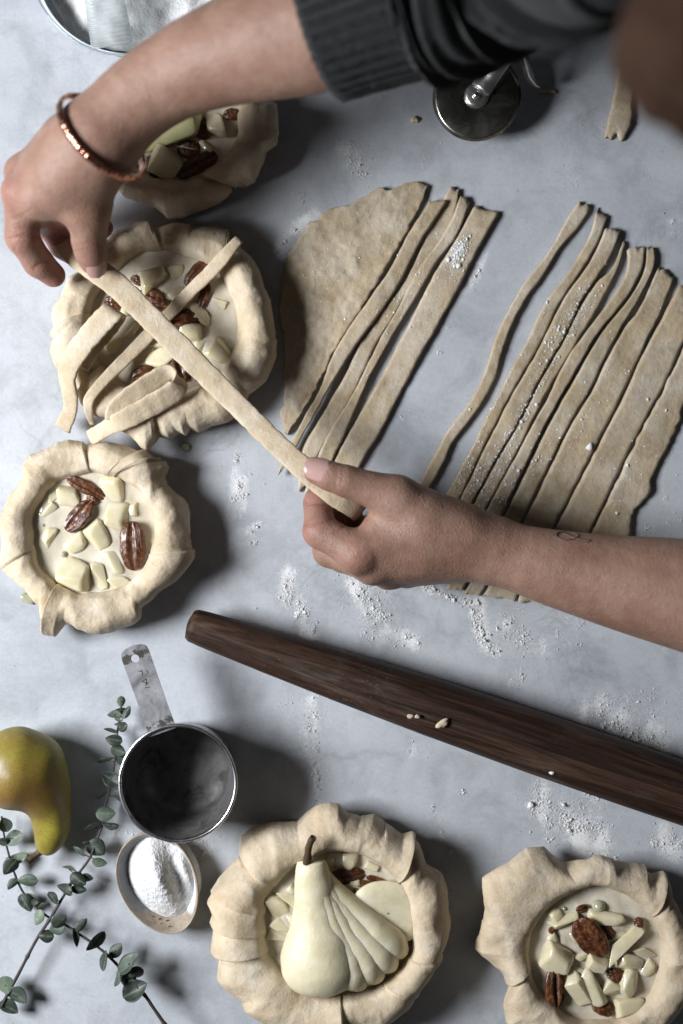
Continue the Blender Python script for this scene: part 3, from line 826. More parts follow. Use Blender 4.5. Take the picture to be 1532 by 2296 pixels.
CHP = chunk_mesh(21, True)
def pecan_mesh(seed):
    n, m = 40, 28
    u = np.linspace(0, math.pi, n); v = np.linspace(0, 2 * math.pi, m, endpoint=False)
    U, Vv = np.meshgrid(u, v, indexing='ij')
    rad = np.sin(U) ** 0.75
    x = -np.cos(U) * 0.5; y = np.cos(Vv) * rad * 0.5; z = np.sin(Vv) * rad * 0.36
    P = np.stack([x, y, z], -1)
    top = np.clip(np.sin(Vv), 0, 1)
    yy = np.cos(Vv)
    gr = np.exp(-(yy / 0.17) ** 2)                               # central groove
    side = np.exp(-((np.abs(yy) - 0.62) / 0.10) ** 2)
    lng = np.cos(yy * 17 + 0.8 * np.sin(x * 9 + seed)) * 0.052 * (1 - gr)
    wr = 0.012 * np.sin(x * 26 + seed + 3 * yy)
    dz = -top * rad * (0.30 * gr + 0.12 * side) + top * (wr + lng) * rad
    P[..., 2] += dz
    P[..., 1] *= 1 + 0.03 * np.sin(x * 17 + seed * 2)
    P[..., 1] -= 0.10 * x * x * (1 if seed % 2 else -1)
    Q = P.reshape(-1, 3)
    Q = Q + 0.02 * np.stack([fbm(Q, 5, seed + k * 9, 2) for k in range(3)], 1)
    return mk_mesh('pecan', Q, gridfaces(n, m, wrap_m=True, flip=True), M['pecan'])
PE = [pecan_mesh(s) for s in range(3)]

def pie(label, c, hole, outer, seams, seed, chunks, pecans, base, sc_, zin=0.021, zc=0.0325, zo=0.016, crest=0.42, flaps=(), bubbles=(), fat=1.0):
    """all traced coordinates come from an enlarged crop: base + p / sc_"""
    cv = lambda p: (base[0] + p[0] / sc_, base[1] + p[1] / sc_)
    outer = [cv(p) for p in outer]; hc = cv(hole); hole = (hc[0], hc[1], hole[2] / sc_, hole[3] / sc_); c = hc
    def ang(p):
        q = WV(*cv(p), zin) - WV(c[0], c[1], zin); return math.atan2(q[1], q[0])
    loc = W(c[0], c[1], 0)
    root = empty('small_pie', (loc[0], loc[1], 0.0)); tag(root, label, 'pie', 'small pies on the marble')
    crust(root, c, hole, outer, [(ang(s[0]), s[1], s[2], s[3]) for s in seams], seed, zin, zc, zo, crest, [(ang(f_[0]), f_[1], f_[2]) for f_ in flaps], fat)
    dish(root, c, hole[2] * K * 1.10, zin)
    cst = custard(root, c, hole, zin, seed, [(cv(k)[0], cv(k)[1], 0.5 * max(k[2], k[3]) / sc_) for k in list(chunks) + list(pecans)])
    rr = random.Random(seed); s0 = K * (H - zin) / H
    for i, k in enumerate(chunks):
        px, py = cv(k); L, Wd, a = k[2] / sc_ * s0, k[3] / sc_ * s0, k[4]
        lift = (k[5] * (0.85 if seed == 105 else 0.62) if len(k) > 5 else rr.uniform(0.15, 0.5))
        o = link('pear_chunk', CHP if len(k) > 6 else CH[(seed * 5 + i * 3) % len(CH)], root)
        hgt = min(max(0.6 * min(L, Wd), 0.006), 0.011)
        p = WV(px, py, zin + hgt * (lift - 0.5) * 0.9 + 0.001)
        o.location = Vector(p) - root.location
        o.rotation_euler = (rr.uniform(-0.55, 0.55), rr.uniform(-0.25, 0.25), -R(a))
        o.scale = (L * 1.10, Wd * 1.12, hgt * 1.15)
    for i, k in enumerate(pecans):
        px, py = cv(k); L, Wd, a = k[2] / sc_ * s0, k[3] / sc_ * s0, k[4]
        o = link('pecan', PE[(i + seed) % len(PE)], root)
        p = WV(px, py, zin + (k[5] if len(k) > 5 else 0.0022))
        o.location = Vector(p) - root.location
        o.rotation_euler = (rr.uniform(-0.5, 0.5), rr.uniform(-0.12, 0.12), -R(a))
        o.scale = (L * 1.06, Wd * 1.12, max(min(Wd, 0.013), 0.007) * 0.9)
    for (x, y, r_) in bubbles:
        px, py = cv((x, y)); V, F = lathe([(1e-5, 1.0), (0.38, 0.92), (0.7, 0.71), (0.92, 0.38), (1.0, 0.0)], 16)
        ob('bubble', V * (r_ / sc_ * s0) + WV(px, py, zin + 0.0006), F, M['drop'], root).parent = cst
    return root

pie('shaded raw pie with a green pear slice under the braceleted forearm', (395, 270), (790, 535, 280, 268),
    [(1180, 480), (1240, 510), (1245, 580), (1236, 640), (1236, 672), (1190, 690), (1170, 760), (1120, 830), (1050, 870), (985, 866), (985, 888), (950, 915), (850, 940), (735, 960), (700, 920), (620, 900), (550, 880), (530, 850), (480, 800), (440, 700), (430, 540), (460, 400), (540, 290), (700, 205), (850, 190), (1000, 225), (1100, 310), (1160, 410)],
    [((940, 800), 0.0050, 0.25, 1), ((1080, 500), 0.0022, 0.1, -1), ((700, 200), 0.003, 0.1, 1)], 101,
    [(745, 590, 260, 120, -14, 1.3, 1), (740, 740, 135, 135, 25, 1.2), (635, 655, 120, 95, 20), (755, 655, 90, 60, 0), (905, 640, 140, 50, 50), (965, 560, 95, 95, 10, 0.9), (830, 480, 150, 90, 20), (680, 470, 130, 90, 60)],
    [(695, 660, 100, 48, -70), (845, 668, 100, 80, 10), (885, 738, 190, 72, -30), (682, 748, 100, 42, 70), (905, 575, 100, 85, 60), (1040, 512, 70, 50, 0), (760, 420, 150, 80, 30)], (0, 0), 2.0, flaps=[((1150, 700), 0.30, 0.006), ((735, 940), 0.2, -0.006)])

Z2 = ((80, 470), 2.641)
pie('raw pie being latticed with dough strips under the braceleted hand', (0, 0), (760, 668, 437, 422),
    [(630, 65), (700, 70), (715, 105), (760, 100), (830, 90), (940, 90), (960, 115), (1060, 110), (1170, 150), (1225, 180), (1215, 250), (1290, 310), (1350, 430), (1390, 560), (1425, 670), (1428, 800), (1410, 900), (1370, 980), (1270, 1070), (1180, 1210), (1130, 1250), (1060, 1260), (990, 1300), (930, 1290), (880, 1330), (800, 1325), (740, 1355), (680, 1340), (640, 1390), (600, 1375), (540, 1320), (430, 1230), (340, 1215), (250, 1120), (225, 1030), (150, 950), (105, 920), (75, 830), (90, 740), (125, 700), (95, 650), (97, 560), (150, 500), (185, 400), (255, 340), (300, 270), (420, 170), (470, 120), (540, 90), (600, 90)],
    [((200, 650), 0.0030, 0.2, 1), ((240, 1060), 0.0022, 0.0, 1), ((690, 1300), 0.0032, 0.1, -1), ((730, 150), 0.0020, 0.05, 1), ((1210, 210), 0.0014, 0.3, -1)], 102,
    [(705, 405, 215, 150, -30, 1.0), (845, 372, 125, 95, -20), (840, 500, 140, 75, -30), (970, 605, 200, 75, 40, 1.0), (1085, 560, 95, 70, 10, 0.2), (910, 722, 130, 115, 0), (980, 812, 95, 90, 0), (1080, 850, 140, 130, 40, 0.8), (745, 880, 160, 115, -45, 0.9), (640, 860, 160, 85, -55), (600, 700, 170, 60, -50, 0.9), (700, 790, 90, 60, 0), (460, 800, 110, 80, -40), (540, 612, 80, 60, 0), (930, 985, 110, 60, 20, 0.2)],
    [(960, 385, 180, 110, -50), (690, 508, 150, 75, 20), (735, 572, 140, 90, 10), (885, 650, 190, 115, -15), (455, 556, 95, 85, 10), (855, 935, 170, 130, 75), (640, 985, 150, 110, -25), (600, 420, 75, 50, 30), (1000, 510, 150, 62, -75)],
    *Z2, crest=0.45)

pie('raw pie with a pinched rim and three pecans, beside the rolling pin tip', (0, 0), (722, 795, 478, 480),
    [(560, 60), (700, 95), (850, 80), (960, 108), (985, 130), (1010, 82), (1060, 128), (1160, 110), (1225, 180), (1215, 290), (1290, 410), (1400, 480), (1455, 560), (1475, 680), (1465, 800), (1470, 950), (1475, 1040), (1400, 1130), (1230, 1260), (1130, 1360), (1125, 1440), (1050, 1490), (920, 1540), (790, 1585), (680, 1575), (590, 1535), (555, 1500), (500, 1490), (440, 1540), (400, 1580), (290, 1530), (260, 1440), (265, 1330), (170, 1200), (30, 1060), (0, 1030), (0, 900), (10, 620), (110, 450), (165, 330), (180, 240), (260, 155), (370, 125), (470, 75)],
    [((1040, 250), 0.0042, -0.30, 1), ((390, 1330), 0.0045, 0.12, 1), ((60, 1000), 0.0022, 0.1, -1), ((1330, 950), 0.0024, 0.15, -1), ((690, 220), 0.0016, 0.1, 1)], 103,
    [(545, 495, 150, 130, 10, 0.9), (895, 450, 230, 150, 65, 0.7), (890, 650, 200, 230, 20, 0.5), (1040, 610, 130, 90, 70, 0.5), (780, 822, 270, 150, 55, 0.8), (600, 880, 210, 135, -35, 0.7), (375, 800, 180, 100, -60, 0.6), (390, 605, 150, 90, -55, 0.25), (580, 1090, 220, 220, 20, 0.9), (775, 1120, 260, 115, 75, 0.9), (890, 1010, 210, 125, 70, 0.7), (930, 1158, 160, 95, -15, 0.5), (430, 500, 90, 60, -40, 0.2)],
    [(675, 430, 310, 95, 28), (620, 655, 280, 150, -50, 0.003), (1035, 885, 360, 185, 88, 0.003), (725, 525, 100, 60, 30, 0.002)],
    (0, 970), 3.482, bubbles=[(500, 950, 26), (640, 725, 18), (340, 725, 14), (690, 700, 12)], flaps=[((400, 1560), 0.15, -0.005), ((800, 1560), 0.25, 0.004), ((1090, 120), 0.12, 0.007)])

pie('thick-rimmed raw pie carrying the fanned pear half', (0, 0), (815, 775, 440, 425),
    [(740, 55), (800, 65), (850, 120), (920, 150), (1000, 148), (1080, 200), (1170, 240), (1250, 320), (1310, 320), (1355, 380), (1370, 470), (1440, 510), (1460, 600), (1470, 750), (1480, 880), (1420, 1010), (1370, 1060), (1310, 1140), (1230, 1215), (1240, 1260), (1180, 1330), (1050, 1400), (850, 1450), (600, 1440), (400, 1400), (270, 1330), (250, 1270), (130, 1170), (125, 1060), (90, 1000), (75, 880), (85, 780), (45, 720), (60, 660), (110, 550), (160, 480), (230, 420), (232, 300), (300, 240), (480, 210), (560, 190), (620, 120), (670, 75)],
    [((240, 950), 0.0042, -0.12, -1), ((220, 815), 0.0034, 0.05, -1), ((180, 650), 0.0026, -0.15, -1), ((420, 525), 0.0022, -0.12, -1), ((1260, 390), 0.0042, 0.2, 1), ((1180, 1170), 0.0036, 0.1, 1), ((840, 1290), 0.0034, 0.0, -1), ((1400, 1000), 0.002, 0.1, -1)], 104,
    [(455, 660, 140, 115, 0), (560, 640, 150, 80, 40, 0.9), (540, 570, 90, 70, 60), (515, 700, 95, 50, -30), (485, 770, 130, 85, 20), (565, 755, 120, 85, 0, 0.9), (455, 840, 170, 85, 10), (570, 830, 95, 60, -30), (880, 405, 105, 105, 5, 0.9), (770, 395, 95, 80, 0, 0.4), (1010, 435, 85, 50, 20, 0.4), (880, 550, 140, 90, -20)],
    [(860, 490, 210, 92, -8), (1000, 580, 180, 105, 20), (1065, 530, 170, 52, 28), (1150, 630, 70, 45, 40), (1215, 840, 130, 60, 80)],
    (450, 1780), 2.641, zc=0.035, zo=0.015, flaps=[((740, 70), 0.2, 0.004), ((240, 300), 0.2, -0.006)])

pie('raw pie with broad floppy flaps of rim dough and milk-filled pecan', (0, 0), (915, 832, 470, 472),
    [(380, 95), (450, 85), (560, 95), (640, 125), (720, 185), (745, 180), (830, 145), (930, 125), (1030, 140), (1100, 190), (1180, 215), (1250, 200), (1310, 215), (1340, 280), (1390, 330), (1460, 320), (1490, 380), (1480, 460), (1532, 560), (1600, 700), (1640, 900), (1600, 1100), (1500, 1250), (1350, 1380), (1150, 1450), (900, 1480), (600, 1450), (400, 1400), (270, 1330), (250, 1230), (240, 1130), (255, 1060), (280, 1010), (250, 940), (230, 920), (150, 850), (75, 790), (80, 720), (120, 600), (130, 500), (105, 400), (110, 290), (180, 240), (280, 190)],
    [((1440, 860), 0.0020, 0.0, 1), ((290, 990), 0.0028, 0.1, -1), ((1380, 420), 0.0030, 0.2, 1), ((470, 690), 0.0010, 0.0, 1)], 105,
    [(640, 560, 110, 90, 60), (690, 590, 230, 55, -20, 1.1), (975, 575, 260, 105, 5, 1.0), (1060, 650, 120, 75, 10), (1130, 740, 270, 95, -42, 1.1), (740, 700, 160, 95, 65), (620, 740, 130, 65, 60), (630, 870, 200, 180, 20, 1.1), (800, 840, 140, 55, -20), (920, 900, 190, 145, 10, 0.9), (1170, 880, 210, 95, 15, 1.0), (1280, 930, 150, 95, -50), (1150, 1010, 240, 115, -75, 1.2), (780, 1080, 230, 145, 50, 0.8), (890, 1080, 240, 115, 60, 1.1), (1020, 1070, 150, 135, 30, 0.8), (1150, 1200, 210, 125, -10, 0.8), (770, 950, 140, 85, -20), (1260, 810, 130, 65, 30, 0.3)],
    [(870, 710, 310, 190, 55, 0.0055), (975, 650, 160, 95, 40), (620, 1060, 260, 140, 88, 0.004), (1050, 970, 120, 95, 0), (960, 1200, 150, 110, 20), (810, 500, 85, 50, -20), (595, 655, 45, 42, 0), (1215, 600, 65, 72, 0)],
    (1050, 1880), 3.178, zc=0.032, zo=0.0165, crest=0.36, fat=0.75, flaps=[((300, 300), 0.40, 0.0045), ((640, 140), 0.10, -0.005), ((100, 790), 0.12, -0.004), ((940, 130), 0.2, 0.003), ((1290, 220), 0.12, 0.004), ((270, 1000), 0.10, -0.005)], bubbles=[(930, 485, 50), (685, 500, 18)])

# ------------------------------------------------------------------ dough bands in space
def band(name, path, width, thick, seed, side=None, taper=None, label=None, group=None, mat_='crust', nu=70, nv=9):
    """sweep a soft flat band along a 3-D path; side = per-point width directions (x,y,z) or None for level"""
    P = resample(path, nu); T = np.gradient(P, axis=0); T /= np.linalg.norm(T, axis=1)[:, None]
    if side is None:
        S = np.stack([T[:, 1], -T[:, 0], 0 * T[:, 0]], 1)
    else: S = resample(side, nu)
    S = S - (S * T).sum(1)[:, None] * T; S /= np.linalg.norm(S, axis=1)[:, None] + 1e-9
    Nn = np.cross(S, T); Nn /= np.linalg.norm(Nn, axis=1)[:, None]
    wd = np.full(nu, width) if np.isscalar(width) else np.interp(np.linspace(0, 1, nu), np.linspace(0, 1, len(width)), width)
    wd = wd * (1 + 0.05 * ragged(nu, 1.0, seed))
    ring = []
    n = 2 * nv
    for k in range(n):
        a = 2 * math.pi * k / n
        ca, sa = math.cos(a), math.sin(a)
        ring.append((math.copysign(abs(ca) ** 0.45, ca) * 0.5, math.copysign(abs(sa) ** 0.55, sa) * 0.5))
    V = np.zeros((nu, n, 3))
    for k, (x, y) in enumerate(ring): V[:, k] = P + S * (x * wd)[:, None] + Nn * (y * thick)
    Q = V.reshape(-1, 3); Q = Q + (0.0005 * fbm(Q, 110, seed, 3))[:, None] * np.repeat(Nn, n, 0)
    F = gridfaces(nu, n, wrap_m=True, flip=False).tolist() + [list(range(n))[::-1], [(nu - 1) * n + k for k in range(n)]]
    me_o = ob(name, Q, F, M[mat_])
    bm = bmesh.new(); bm.from_mesh(me_o.data); bmesh.ops.recalc_face_normals(bm, faces=bm.faces[:]); bm.to_mesh(me_o.data); bm.free()
    if label: tag(me_o, label, 'dough strip', group)
    return me_o
def z2(p): return [W(*zoom(*Z2, [q[:2]])[0], q[2]) for q in p]
def dirs(p): return [(x, -y, z) for x, y, z in p]            # image right / image down / up

GL = 'lattice strips on the pie'
# first laid strip, upper right rim to lower left rim
band('lattice_strip', z2([(1205, 175, 0.0375), (1130, 262, 0.0390), (1040, 365, 0.0345), (940, 462, 0.0300), (830, 575, 0.0290), (720, 690, 0.0290), (600, 815, 0.0295), (470, 945, 0.0330), (370, 1050, 0.0370), (315, 1130, 0.0355), (318, 1210, 0.0255), (337, 1268, 0.0155)]), [0.0062, 0.0085, 0.0082, 0.0078, 0.0080, 0.0085, 0.0080, 0.0070, 0.0060, 0.0030], 0.0030, 71, label='narrow lattice strip laid flat across the pie beneath the held strip', group=GL)
# folded back, left
band('lattice_strip', z2([(160, 1295, 0.0115), (205, 1190, 0.0215), (205, 1095, 0.0335), (185, 980, 0.0410), (230, 870, 0.0425), (330, 735, 0.0435), (415, 640, 0.0460), (462, 605, 0.0445), (478, 618, 0.0395), (440, 672, 0.0360), (370, 765, 0.0340), (300, 860, 0.0340), (262, 930, 0.0355)]), [0.011, 0.009, 0.011, 0.0135, 0.0150, 0.0150, 0.0140, 0.0135, 0.0130, 0.012], 0.0032, 72,
     dirs([(0.95, 0.3, 0.1), (0.95, 0.3, 0.4), (0.9, 0.35, 0.35), (0.85, 0.45, 0.0), (0.80, 0.60, -0.05), (0.8, 0.6, -0.15), (0.8, 0.6, -0.15), (0.8, 0.6, -0.1)]), label='wide lattice strip folded back on itself, its tail hanging off the rim', group=GL, nu=110)
# folded back, bottom
band('lattice_strip', z2([(325, 1350, 0.020), (395, 1310, 0.028), (455, 1275, 0.037), (520, 1245, 0.0410), (620, 1195, 0.0415), (730, 1135, 0.0415), (815, 1080, 0.0415), (848, 1030, 0.0415), (828, 985, 0.0415), (775, 975, 0.0415), (690, 1022, 0.0415), (590, 1090, 0.0415), (510, 1150, 0.0410), (462, 1205, 0.0400), (452, 1245, 0.0385)]), [0.0100, 0.0100, 0.0115, 0.0140, 0.0145, 0.0145, 0.0140, 0.0140, 0.0130, 0.0090], 0.0028, 73,
     dirs([(0.5, 0.85, 0.0), (0.5, 0.75, -0.3), (0.45, 0.6, -0.6), (0.45, 0.6, -0.65), (0.45, 0.6, -0.65), (0.45, 0.6, -0.65), (0.45, 0.6, -0.65), (0.45, 0.6, -0.65), (0.45, 0.65, -0.5), (0.45, 0.7, -0.3)]), label='floury lattice strip looped over itself at the lower rim', group=GL, nu=120)
# strip held between both hands
band('dough_strip', [W(*p) for p in [(118, 505, 0.0470), (160, 560, 0.0488), (205, 597, 0.0505), (262, 640, 0.0500), (330, 706, 0.0485), (420, 796, 0.0475), (520, 896, 0.0475), (610, 985, 0.0495), (680, 1050, 0.0530), (730, 1092, 0.0540), (775, 1122, 0.0520), (800, 1138, 0.0470), (810, 1146, 0.0420)]],
     [0.0150, 0.0155, 0.0150, 0.0145, 0.0150, 0.0145, 0.0135, 0.0135, 0.0140, 0.0150, 0.0150], 0.0030, 74, label='long dough strip stretched between two hands across the pie', group='dough strips cut from the rolled sheet', nu=130)

# ------------------------------------------------------------------ fanned pear half
def pear_half(L, prof, flat, squash):
    n, m = 56, 40
    s = np.linspace(0, 1, n); rad = np.interp(s, [p[0] for p in prof], [p[1] for p in prof])
    k = np.ones(5) / 5; rs = np.convolve(np.pad(rad, 2, mode='edge'), k, 'valid'); rs[0] = 0.0005; rs[-1] = 0.0005
    a = np.linspace(0, 2 * math.pi, m, endpoint=False)
    z = np.sin(a); z = np.where(z < 0, z * flat, z * squash)
    V = np.zeros((n, m, 3)); V[..., 0] = (s * L)[:, None]; V[..., 1] = np.outer(rs, np.cos(a)); V[..., 2] = np.outer(rs, z)
    return V.reshape(-1, 3), gridfaces(n, m, wrap_m=True, flip=True)
def place(V, loc, yaw, pitch=0.0, roll=0.0):
    Mx = Euler((roll, pitch, yaw)).to_matrix()
    return V @ np.array(Mx).T + np.array(loc)
fz = zoom((450, 1780), 2.641, [(655, 405), (735, 1235), (630, 402), (668, 262)])
p0 = WV(*fz[0], 0.042); p1 = WV(*fz[1], 0.036)
fan = empty('fanned_pear_half', (p0[0], p0[1], 0.030)); tag(fan, 'peeled pear half sliced into a fan with its stem on, resting on a pie', 'pear')
Lp = float(np.hypot(*(p1 - p0)[:2])); yaw = math.atan2(p1[1] - p0[1], p1[0] - p0[0])
pp = [(0, 0.0075), (0.04, 0.0100), (0.16, 0.0118), (0.32, 0.0132), (0.44, 0.0160), (0.56, 0.0215), (0.68, 0.0252), (0.80, 0.0258), (0.90, 0.0212), (0.96, 0.0140), (1.0, 0.001)]
def pear_ob(nm, prof, yaw_, z0, scaleL, squash, off=0.0, seed=0, wmul=1.0, roll=0.0):
    V, F = pear_half(Lp * scaleL, [(a, b * wmul) for a, b in prof], 0.18, squash)
    V = V + 0.0006 * np.stack([fbm(V, 60, seed + q, 2) for q in range(3)], 1)
    d = np.array([math.cos(yaw_), math.sin(yaw_)])
    V = place(V, (p0[0] + d[0] * off, p0[1] + d[1] * off, z0), yaw_, R(5.0), roll)
    return ob(nm, V, F, M['poach'], fan)
pear_ob('pear_body', pp, yaw, 0.0335, 1.0, 0.86, 0.0, 1)
sl = [(0, 0.003), (0.14, 0.0060), (0.34, 0.0078), (0.55, 0.0100), (0.74, 0.0122), (0.87, 0.0120), (0.95, 0.0086), (1.0, 0.001)]
def fan_slice(da, sL, z0, w_, squash, seed):
    V, F = pear_half(1.0, sl, 0.35, squash)
    u = V[:, 0].copy(); L_ = Lp * sL
    V[:, 1:] *= w_
    ce = L_ * math.sin(R(da)) * u ** 1.45                       # centre line bows away from the body
    sx = math.sin(R(da)) * 1.45 * u ** 0.45 * L_; cx = L_ * math.cos(R(da)); nn = np.hypot(sx, cx)
    y = V[:, 1].copy(); ridge = np.clip(y / 0.012, -1, 1)
    X = cx * u - y * sx / nn; Y = ce + y * cx / nn; Z = V[:, 2] + 0.0022 * ridge * np.sin(np.pi * u)
    V = np.stack([X, Y, Z], 1)
    V = V + 0.0005 * np.stack([fbm(V, 70, seed + q, 2) for q in range(3)], 1)
    return ob('pear_slice', place(V, (p0[0], p0[1], z0), yaw, R(5.0)), F, M['poach'], fan)
for i, (da, sL, zz, w_) in enumerate([(15.5, 1.01, 0.0345, 1.05), (23.5, 1.02, 0.0332, 1.02), (31.0, 1.01, 0.0316, 1.0), (38.5, 0.98, 0.0298, 0.98)]):
    fan_slice(da, sL, zz, w_, 1.15, 10 + i)
ds = WV(*zoom((450, 1780), 2.641, [(1110, 700)])[0], 0.0265)
V, F = lathe([(0.0005, 0.0030), (0.013, 0.0030), (0.0190, 0.0022), (0.0196, 0.0008), (0.019, 0.0), (0.0005, -0.0005)], 40)
V[:, 0] *= 1.25; ob('pear_slice', place(V, ds, R(-20), R(4)), F, M['poach'], fan)
st = resample([W(*zoom((450, 1780), 2.641, [q[:2]])[0], q[2]) for q in [(632, 425, 0.036), (635, 370, 0.040), (642, 310, 0.044), (668, 258, 0.047)]], 14)
V, F = tube(st, np.interp(np.linspace(0, 1, 14), [0, 0.5, 0.9, 1], [0.0030, 0.0022, 0.0023, 0.0020]), 10)
V = V + 0.0003 * np.stack([fbm(V, 300, 5 + q, 2) for q in range(3)], 1); ob('stem', V, F, M['stem'], fan)

# ------------------------------------------------------------------ rolling pin
def rolling_pin():
    a = WV(421, 1398, 0.0199); b = WV(1560, 1788, 0.0199)
    d = b - a; L0 = np.linalg.norm(d); d = d / L0
    L = 0.52
    s = [0, 0.0015, 0.004, 0.012, 0.05, 0.10, 0.16, 0.23, 0.30, 0.37, 0.43, 0.48, 0.510, 0.517, 0.5188, 0.52]
    r = [0.0030, 0.0092, 0.0106, 0.0114, 0.0136, 0.0160, 0.0182, 0.0196, 0.0199, 0.0194, 0.0172, 0.0135, 0.0103, 0.0093, 0.0078, 0.0030]
    n = 90; ss = np.unique(np.concatenate([np.linspace(0, L, n), s])); rr = np.interp(ss, s, r)
    k = np.array([1, 2, 3, 2, 1]) / 9.0; r2 = np.convolve(np.pad(rr, 2, mode='edge'), k, 'valid'); r2[:6] = rr[:6]; r2[-6:] = rr[-6:]
    V, F = lathe(np.stack([r2, ss], 1), 64)
    V = V[:, [2, 0, 1]]
    Vl = V.tolist(); Fl = F.tolist(); m = len(ss)
    Fl.append([i * m for i in range(64)][::-1]); Fl.append([i * m + m - 1 for i in range(64)])
    me = mk_mesh('rolling_pin', np.array(Vl), Fl, M['walnut'])
    bm = bmesh.new(); bm.from_mesh(me); bmesh.ops.recalc_face_normals(bm, faces=bm.faces[:]); bm.to_mesh(me); bm.free()
    o = link('rolling_pin', me); o.location = a; o.rotation_euler = (R(25), 0, math.atan2(d[1], d[0]))
    tag(o, 'dark walnut tapered rolling pin lying diagonally on floured marble', 'rolling pin')
rolling_pin()

def crumb(px, py, z, size, seed, m, label, cat, flatz=0.5, nm='dough_crumb', ang=0, asp=1.5):
    V, F = lathe([(0.001, -0.5), (0.35, -0.42), (0.5, -0.1), (0.46, 0.2), (0.3, 0.42), (0.001, 0.5)], 14)
    V = V + 0.16 * np.stack([fbm(V, 2.6, seed + q, 2) for q in range(3)], 1)
    V[:, 0] *= asp; V *= size; V[:, 2] *= flatz
    V = place(V, WV(px, py, z), R(-ang)); o = ob(nm, V, F, M[m]); return tag(o, label, cat)
crumb(992, 1622, 0.0398, 0.0048, 1, 'crust', 'pale curled dough crumb stuck on the rolling pin', 'dough crumb', 0.4, ang=-40, asp=1.7)
crumb(921, 1606, 0.0394, 0.0030, 2, 'sheet', 'small round dough crumb beside its twin on the rolling pin', 'dough crumb', 0.5)
crumb(936, 1607, 0.0394, 0.0024, 3, 'sheet', 'smaller dough crumb beside the round crumb on the rolling pin', 'dough crumb', 0.5)
crumb(1238, 1733, 0.0350, 0.0026, 4, 'flour', 'white flour clump on the flank of the rolling pin', 'flour clump', 0.6)
crumb(930, 268, 0.0012, 0.0048, 5, 'crust', 'tiny pea-like dough ball on marble near the pizza cutter wheel', 'dough crumb', 0.7, asp=1.1)
crumb(418, 1002, 0.0010, 0.0058, 6, 'drop', 'round syrup drop on marble between two pies', 'drop', 0.4, 'syrup_drop', asp=1.0)
crumb(63, 1342, 0.0012, 0.0065, 7, 'drop', 'pale pear scrap peeking out under the pinched pie rim', 'pear scrap', 0.3, 'pear_scrap', ang=20)

